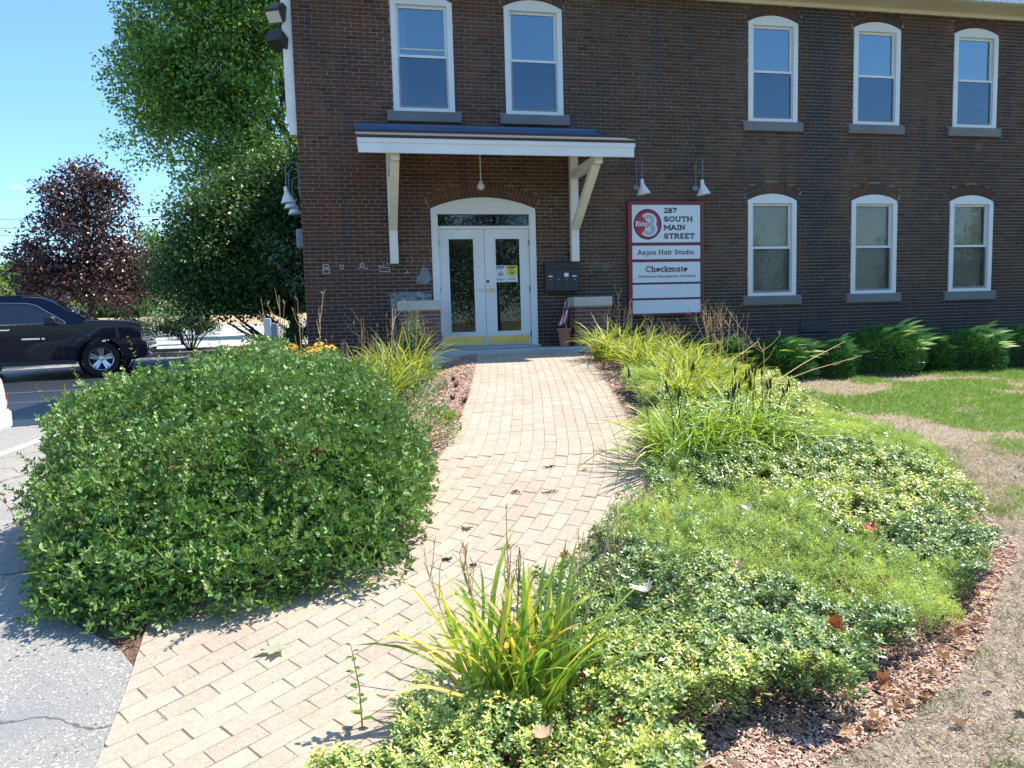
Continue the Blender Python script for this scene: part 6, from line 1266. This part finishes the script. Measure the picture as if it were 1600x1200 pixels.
for k, (x, y, s, lab) in enumerate(((.86, 4.40, .12, 'clump of dark debris on the walk behind the dry stalks'), (.47, 4.32, .07, 'dark debris scrap on the walk near the shrub'), (.62, 4.22, .07, 'dark debris scrap on the walk behind tall stalk'), (1.46, 5.62, .10, 'dark twig scrap in a paver joint mid walk'), (1.34, 5.15, .10, 'dark scrap lying nearer the middle of the walk'), (1.08, 5.2, .08, 'brown scrap on the walk left of the dark scrap'), (.45, 4.95, .07, 'dark scrap beside the shrub edge on the walk'))):
    m = MB(); z = float(ground(x, y))+.014
    for j in range(14):
        a = RNG.uniform(0, 6.28); r = s*.5*RNG.random(); p = Vector((x+r*1.2*math.cos(a), y+r*.6*math.sin(a), z+RNG.uniform(0, .012))); q = p+Vector((RNG.normal(0, s*.22), RNG.normal(0, s*.14), RNG.uniform(-.003, .012))); q.z = max(q.z, z); m.tube([p, q], [.004, .002], 4, False)
    tag(m.obj('debris_scrap', m_pod), lab, 'debris', 'debris on the walk')

# ------------------------------------------------------------------ trees and bushes behind
def tree(name, x, y, label, blobs, mt, leaf, n, trunk=None, cat='tree', group=None, barkm=None, rm=.4, limbs=True, crad=.38, per=26, elong=1.6, rs=.16, lift=0.):
    z = float(base(np.array(float(y)))); t = empty(name, (x, y, z), label=label, cat=cat, group=group); b = Bag(); B = np.array(blobs, float); w = (B[:, 3]*B[:, 4]+B[:, 3]*B[:, 5])
    w /= w.sum(); K = max(8, n//per)
    for (cx, cy, cz, rx, ry, rz), q in zip(B, w):
        k = max(4, int(K*q)); d = rdir(k); d[:, 2] = np.where(d[:, 2] < -.6, -d[:, 2]*.6, d[:, 2]); rr = (.72+.42*RNG.random(k)**.7)*(.72+.56*vnoise(d[:, 0]*2.6+cx, d[:, 1]*2.6+d[:, 2]*2.6+cy, 5)); cc = np.stack([cx+d[:, 0]*rx*rr, cy+d[:, 1]*ry*rr, cz+d[:, 2]*rz*rr], 1); inner = RNG.random(k) < .15; cc[inner] = np.array([cx, cy, cz])+(cc[inner]-np.array([cx, cy, cz]))*.55
        P = np.repeat(cc, per, 0); o_ = RNG.normal(size=(k*per, 3))*crad*np.array([1, 1, .62]); o_ *= np.minimum(1, 1.7*crad/np.maximum(np.linalg.norm(o_, axis=1), 1e-6))[:, None]; P = P+o_; D = np.repeat(d, per, 0); N = len(P)
        L_ = RNG.uniform(.7, 1.25, N)*leaf; tone = np.repeat(RNG.normal(rm, .10, k), per)+RNG.normal(0, rs, N)+.10*o_[:, 2]/crad
        b.add(*scatter(P, unit(D*.5+RNG.normal(size=(N, 3))*.8+[0, 0, -.25]), unit(D*.6+RNG.normal(size=(N, 3))*.7+[0, 0, .8]), L_, L_/elong, LEAF2, tone))
    child(b.obj('crown', mt), t)
    if limbs:
        m = MB(); tx, ty, r0, hz = trunk or (x, y, .12, None); top = B[:, 2].mean() if hz is None else hz
        m.tube([(tx, ty, z-.1), (tx+.03, ty, z+(top-z)*.35), (tx-.05, ty, z+(top-z)*.7), (x*.3+tx*.7, ty, top)], [r0*1.25, r0, r0*.75, r0*.45], 9, False)
        for (cx, cy, cz, rx, ry, rz) in B:
            s = RNG.uniform(.3, .75); p = Vector((tx, ty, z+(top-z)*s)); e = Vector((cx, cy, cz)); mid = p.lerp(e, .5)+Vector((0, 0, .15*(e-p).length*.5)); m.tube([p, mid, e], [r0*.42, r0*.28, r0*.08], 6, False)
            for q in range(4): g_ = e+Vector(rdir(1)[0]*np.array([rx, ry, rz])*.8); m.tube([mid, mid.lerp(g_, .6)+Vector((0, 0, .1)), g_], [r0*.16, r0*.1, r0*.03], 5, False)
        child(m.obj('trunk', barkm or m_bark), t)
    return t
# big broadleaf tree rising beside the building
big = [(-4.4, 25.5, 10.6, 2.0, 2.0, 1.9), (-5.7, 25.5, 9.0, 1.2, 1.4, 1.2), (-3.2, 26, 12.4, 2.4, 2.2, 2.0), (-4.9, 26, 12.6, 1.4, 1.6, 1.5), (-5.3, 25.6, 7.6, 1.35, 1.4, 1.2), (-3.6, 25.5, 8.0, 1.5, 1.5, 1.4), (-2.2, 25.8, 9.8, 1.5, 1.6, 1.6), (-4.2, 25.4, 6.1, .9, 1.0, .9), (-2.2, 26.2, 5.6, 1.2, 1.2, 1.6), (-3.0, 25.8, 14.2, 2.2, 2.2, 1.7), (-3.1, 25.6, 4.6, .9, 1, 1.0), (-1.4, 26.5, 12.0, 1.8, 2., 2.), (-5.9, 25.6, 10.4, .7, .8, .6), (-5.0, 25.4, 8.6, 1.3, 1.3, 1.1), (-3.0, 25.5, 6.9, 1.2, 1.2, 1.1), (-2.9, 25.6, 11.0, 1.6, 1.6, 1.4), (-4.3, 25.3, 9.2, 1.6, 1.6, 1.5)]
t = tree('broadleaf_tree', -1.3, 26.5, 'large bright green broadleaf tree towering beside the brick building', big, m_tree1, .13, 105000, (-1.25, 26.5, .30, 9.), crad=.27, per=44, rm=.34, rs=.26)
m = MB(); m.tube([(-1.3, 26.2, 5.2), (-1.75, 26.0, 6.5), (-2.35, 25.7, 7.35), (-3.1, 25.5, 8.1)], [.26, .20, .15, .09], 9, False); m.tube([(-1.9, 25.9, 6.75), (-1.6, 25.7, 7.2), (-1.5, 25.6, 7.9)], [.10, .07, .03], 7, False); child(m.obj('bare_limb', m_bark), t)
# dense dark tree with low arching limbs in front of it
dk = [(-3.7, 21.5, 3.3, 1.5, 1.2, 1.15), (-2.3, 21.7, 3.2, 1.3, 1.2, 1.3), (-4.4, 21.6, 2.7, .85, .9, .75), (-2.9, 21.5, 4.4, 1.2, 1.1, .9), (-1.7, 22, 4.2, .9, 1, 1.1), (-3.3, 21.2, 2.2, 1.2, .8, .55), (-3.0, 22.3, 5.3, .9, .8, .7), (-2.0, 22.3, 5.6, .9, .8, .9), (-4.1, 21.5, 4.5, .75, .8, .55), (-1.5, 22, 2.5, .7, .8, .7)]
t = tree('spreading_tree', -2.0, 22, 'dense dark green spreading tree with low arching dark limbs', dk, m_tree2, .11, 44000, (-1.75, 21.8, .14, 2.6), barkm=m_barkdark, crad=.30, per=30, rm=.38, rs=.2)
m = MB(); z = float(base(np.array(21.)))
for (bx, tx, tz) in ((-1.9, -3.1, 1.75), (-1.95, -2.9, 1.45), (-1.85, -2.6, 1.9), (-2.0, -3.3, 1.55), (-1.8, -2.3, 1.7), (-1.7, -1.2, 1.6), (-1.75, -1.4, 1.3), (-1.9, -2.75, 1.2)):
    p = Vector((bx, 20.6, z)); q = Vector((tx, 20.4+RNG.normal(0, .2), tz+.15)); m.tube([p, p.lerp(q, .45)+Vector((0, 0, .12)), q], [.07, .05, .02], 7, False)
    for s in range(5): u = RNG.uniform(.4, 1); a = p.lerp(q, u)+Vector((0, 0, .1*(1-u))); m.tube([a, a+Vector((RNG.normal(-.1, .15), RNG.normal(0, .1), RNG.uniform(.0, .25)))], [.014, .005], 5, False)
child(m.obj('low_limb', m_barkdark), t)
# maroon maple
mp_ = [(-10.0, 32, 6.6, 1.35, 1.4, 1.1), (-10.4, 32, 5.3, 1.6, 1.6, 1.2), (-11.2, 32, 3.7, 1.6, 1.5, 1.2), (-9.3, 31.8, 3.9, 1.55, 1.5, 1.3), (-10.1, 31.5, 3.0, 1.8, 1.5, 1.1), (-10.1, 32, 7.5, .6, .6, .5), (-9.3, 32, 6.9, .6, .7, .6), (-11.1, 32, 6.6, .5, .6, .5), (-12.2, 32, 4.3, .6, .7, .7), (-8.5, 31.8, 3.0, .8, .9, .8), (-12.0, 32, 2.8, .9, .9, .8)]
tree('maroon_maple', -10.2, 32, 'maroon leaved maple tree behind the dark vehicle', mp_, m_maroon, .15, 24000, (-10.2, 32, .14, 6.), barkm=m_barkdark, crad=.30, per=20, rm=.42, rs=.22)
# lighter trees and bushes farther off
far = [('light_tree', -9.6, 41, 'pale green young tree between maroon and big tree', [(-9.9, 41, 4.3, 1.3, 1.2, 1.7), (-9.3, 41, 3.0, 1.3, 1.2, 1.2), (-10.1, 41, 6.0, .6, .6, .7)], m_tree3, .16, 6000), ('light_tree', -7.5, 38, 'bright green tree at the edge of the spreading tree', [(-7.9, 38, 4.3, 1.5, 1.4, 1.6), (-7.1, 38, 3.2, 1.7, 1.4, 1.6), (-8.1, 38, 5.5, .7, .7, .8)], m_tree3, .16, 8000),
       ('dark_tree', -17.5, 50, 'dark green far tree at the picture edge behind the vehicle roof', [(-17.4, 50, 3.6, 1.6, 1.4, 1.6), (-18.6, 50, 3.2, 1.8, 1.4, 1.2), (-16.4, 49, 3.6, 1.3, 1.2, 1.5)], m_tree2, .2, 5000), ('dark_tree', -1.6, 34, 'deep green tree seen through gaps behind the big tree', [(-3.2, 34, 4.2, 2.2, 1.6, 2.2), (-1.4, 34, 5, 2, 1.6, 3), (-4.6, 34.5, 3.4, 1.6, 1.4, 1.6)], m_tree1, .18, 12000)]
for f in far: tree(*f[:6], f[6], f[7], crad=.34, per=22, rm=.45, group='trees beyond the far lot')
GB = 'bushes beyond the road'
tree('lime_bush', -14.0, 37, 'yellow green bush showing above the vehicle roof', [(-14.3, 37, 2.5, 1.2, 1, .85), (-13.1, 37, 2.2, 1.1, 1, .7), (-15.6, 37, 2.6, 1.2, 1, .9)], m_lime, .13, 5000, cat='bush', group=GB, limbs=True, crad=.25, trunk=(-14, 37, .05, 2.2))
tree('sage_bush', -6.35, 29, 'silvery green bush behind the low island shrub', [(-6.3, 29, 2.1, .75, .6, .6), (-5.75, 29, 1.8, .5, .5, .45), (-6.9, 29, 1.7, .5, .5, .4)], m_sage, .10, 2400, cat='bush', group=GB, crad=.18, trunk=(-6.3, 29, .04, 1.8))
tree('island_shrub', -4.95, 23.8, 'low dark island shrub on many thin bare stems', [(-5.0, 23.8, 1.62, .62, .5, .24), (-4.5, 23.8, 1.55, .42, .4, .2), (-5.5, 23.8, 1.5, .35, .4, .2)], m_tree2, .06, 4200, cat='shrub', group=GB, crad=.10, trunk=(-4.9, 23.8, .02, 1.4), barkm=m_barkdark, rm=.3)
m = MB()
for k in range(16): a = RNG.uniform(-1, 1); m.tube([(-4.9+a*.08, 23.8, float(base(np.array(23.8)))+.08), (-4.9+a*.35, 23.8+RNG.normal(0, .1), 1.3), (-4.9+a*.75, 23.8+RNG.normal(0, .2), 1.62)], [.018, .013, .006], 5, False)
child(m.obj('bare_stem', m_barkdark), bpy.data.objects['island_shrub'])
tree('island_shrub', -6.6, 23.8, 'dark shrub partly hidden by the front of the vehicle', [(-6.5, 23.8, 1.6, .6, .5, .35), (-7.0, 23.8, 1.4, .5, .5, .35)], m_tree2, .07, 2500, cat='shrub', group=GB, crad=.12, trunk=(-6.6, 23.8, .03, 1.4), barkm=m_barkdark, rm=.25)
tree('corner_bush', -1.5, 19.5, 'small dark rounded bush at the foot of the building corner', [(-1.45, 19.5, 1.2, .42, .4, .45)], m_tree2, .06, 2200, cat='bush', group=GB, crad=.10, trunk=(-1.5, 19.5, .03, 1.), rm=.25)
tree('pale_sapling', -1.55, 20.4, 'pale leaved sapling beside the building corner', [(-1.6, 20.4, 2.7, .45, .4, .5), (-1.9, 20.4, 3.4, .6, .4, .35)], m_sage, .10, 900, cat='sapling', group=GB, crad=.16, trunk=(-1.5, 20.4, .025, 2.6), rm=.5)
# wooded edge far away, one mass
b = Bag(); N = 26000; x = RNG.uniform(-75, 8, N); hgt = 3.0+2.2*fbm(x*.12, x*0, 71)+1.2*fbm(x*.5, x*0+5, 73); y = 74+RNG.normal(0, 1.6, N); z = base(y)+hgt*RNG.random(N)**.7; n_ = rdir(N)*[1, .3, 1]+[.2, -.6, .5]; b.add(*scatter(np.stack([x, y, z], 1), rdir(N), n_, RNG.uniform(.35, .7, N), RNG.uniform(.3, .5, N), LEAF2, RNG.normal(.4, .2, N)+.3*(fbm(x*.3, z*.5, 75)-.5))); b.obj('far_woods', m_tree1, kind='stuff')
b = MB(); b.add([(-80, 76.5, 1.5), (10, 76.5, 1.5), (10, 76.5, 5.0), (-80, 76.5, 4.6), (-80, 80, 1.5), (10, 80, 1.5), (10, 80, 5), (-80, 80, 4.6)], [(0, 1, 2, 3), (4, 5, 6, 7), (3, 2, 6, 7), (0, 3, 7, 4), (1, 2, 6, 5)]); b.obj('wooded_slope', m_earth, kind='structure')
# trees across the way behind the viewer: seen only mirrored in the door and window glass
GX_ = 'trees mirrored in the door glass'
for k, (x, y, hh) in enumerate(((4.2, -11, 7.5), (7.5, -14, 9.5), (11.5, -13, 8.0), (16, -15, 9.0), (-3, -15, 8.5), (21, -14, 8.0), (28, -16, 9.0), (34.5, -15, 9.0), (41, -16, 9.5))):
    bl = [(x, y, 1.0+hh*.22, 2.0, 1.8, hh*.2), (x+.2, y, 1.0+hh*.45, 1.6, 1.5, hh*.2), (x-.1, y, hh*.72, 1.1, 1.0, hh*.18), (x, y, hh*.93, .5, .5, hh*.1)]
    tree('conifer_tree', x, y, ['conifer mirrored in the left door pane', 'tall conifer mirrored in the right door pane', 'conifer mirrored in the transom glass', 'conifer mirrored in the first ground floor window', 'conifer mirrored beside the left upper window', 'conifer mirrored in the far ground floor window', 'conifer mirrored in the middle ground floor window', 'conifer mirrored past the middle ground floor window', 'conifer mirrored in the edge of the farthest pane'][k], bl, m_tree2, .13, 16000, (x, y, .18, hh*.8), group=GX_, crad=.45, per=18)
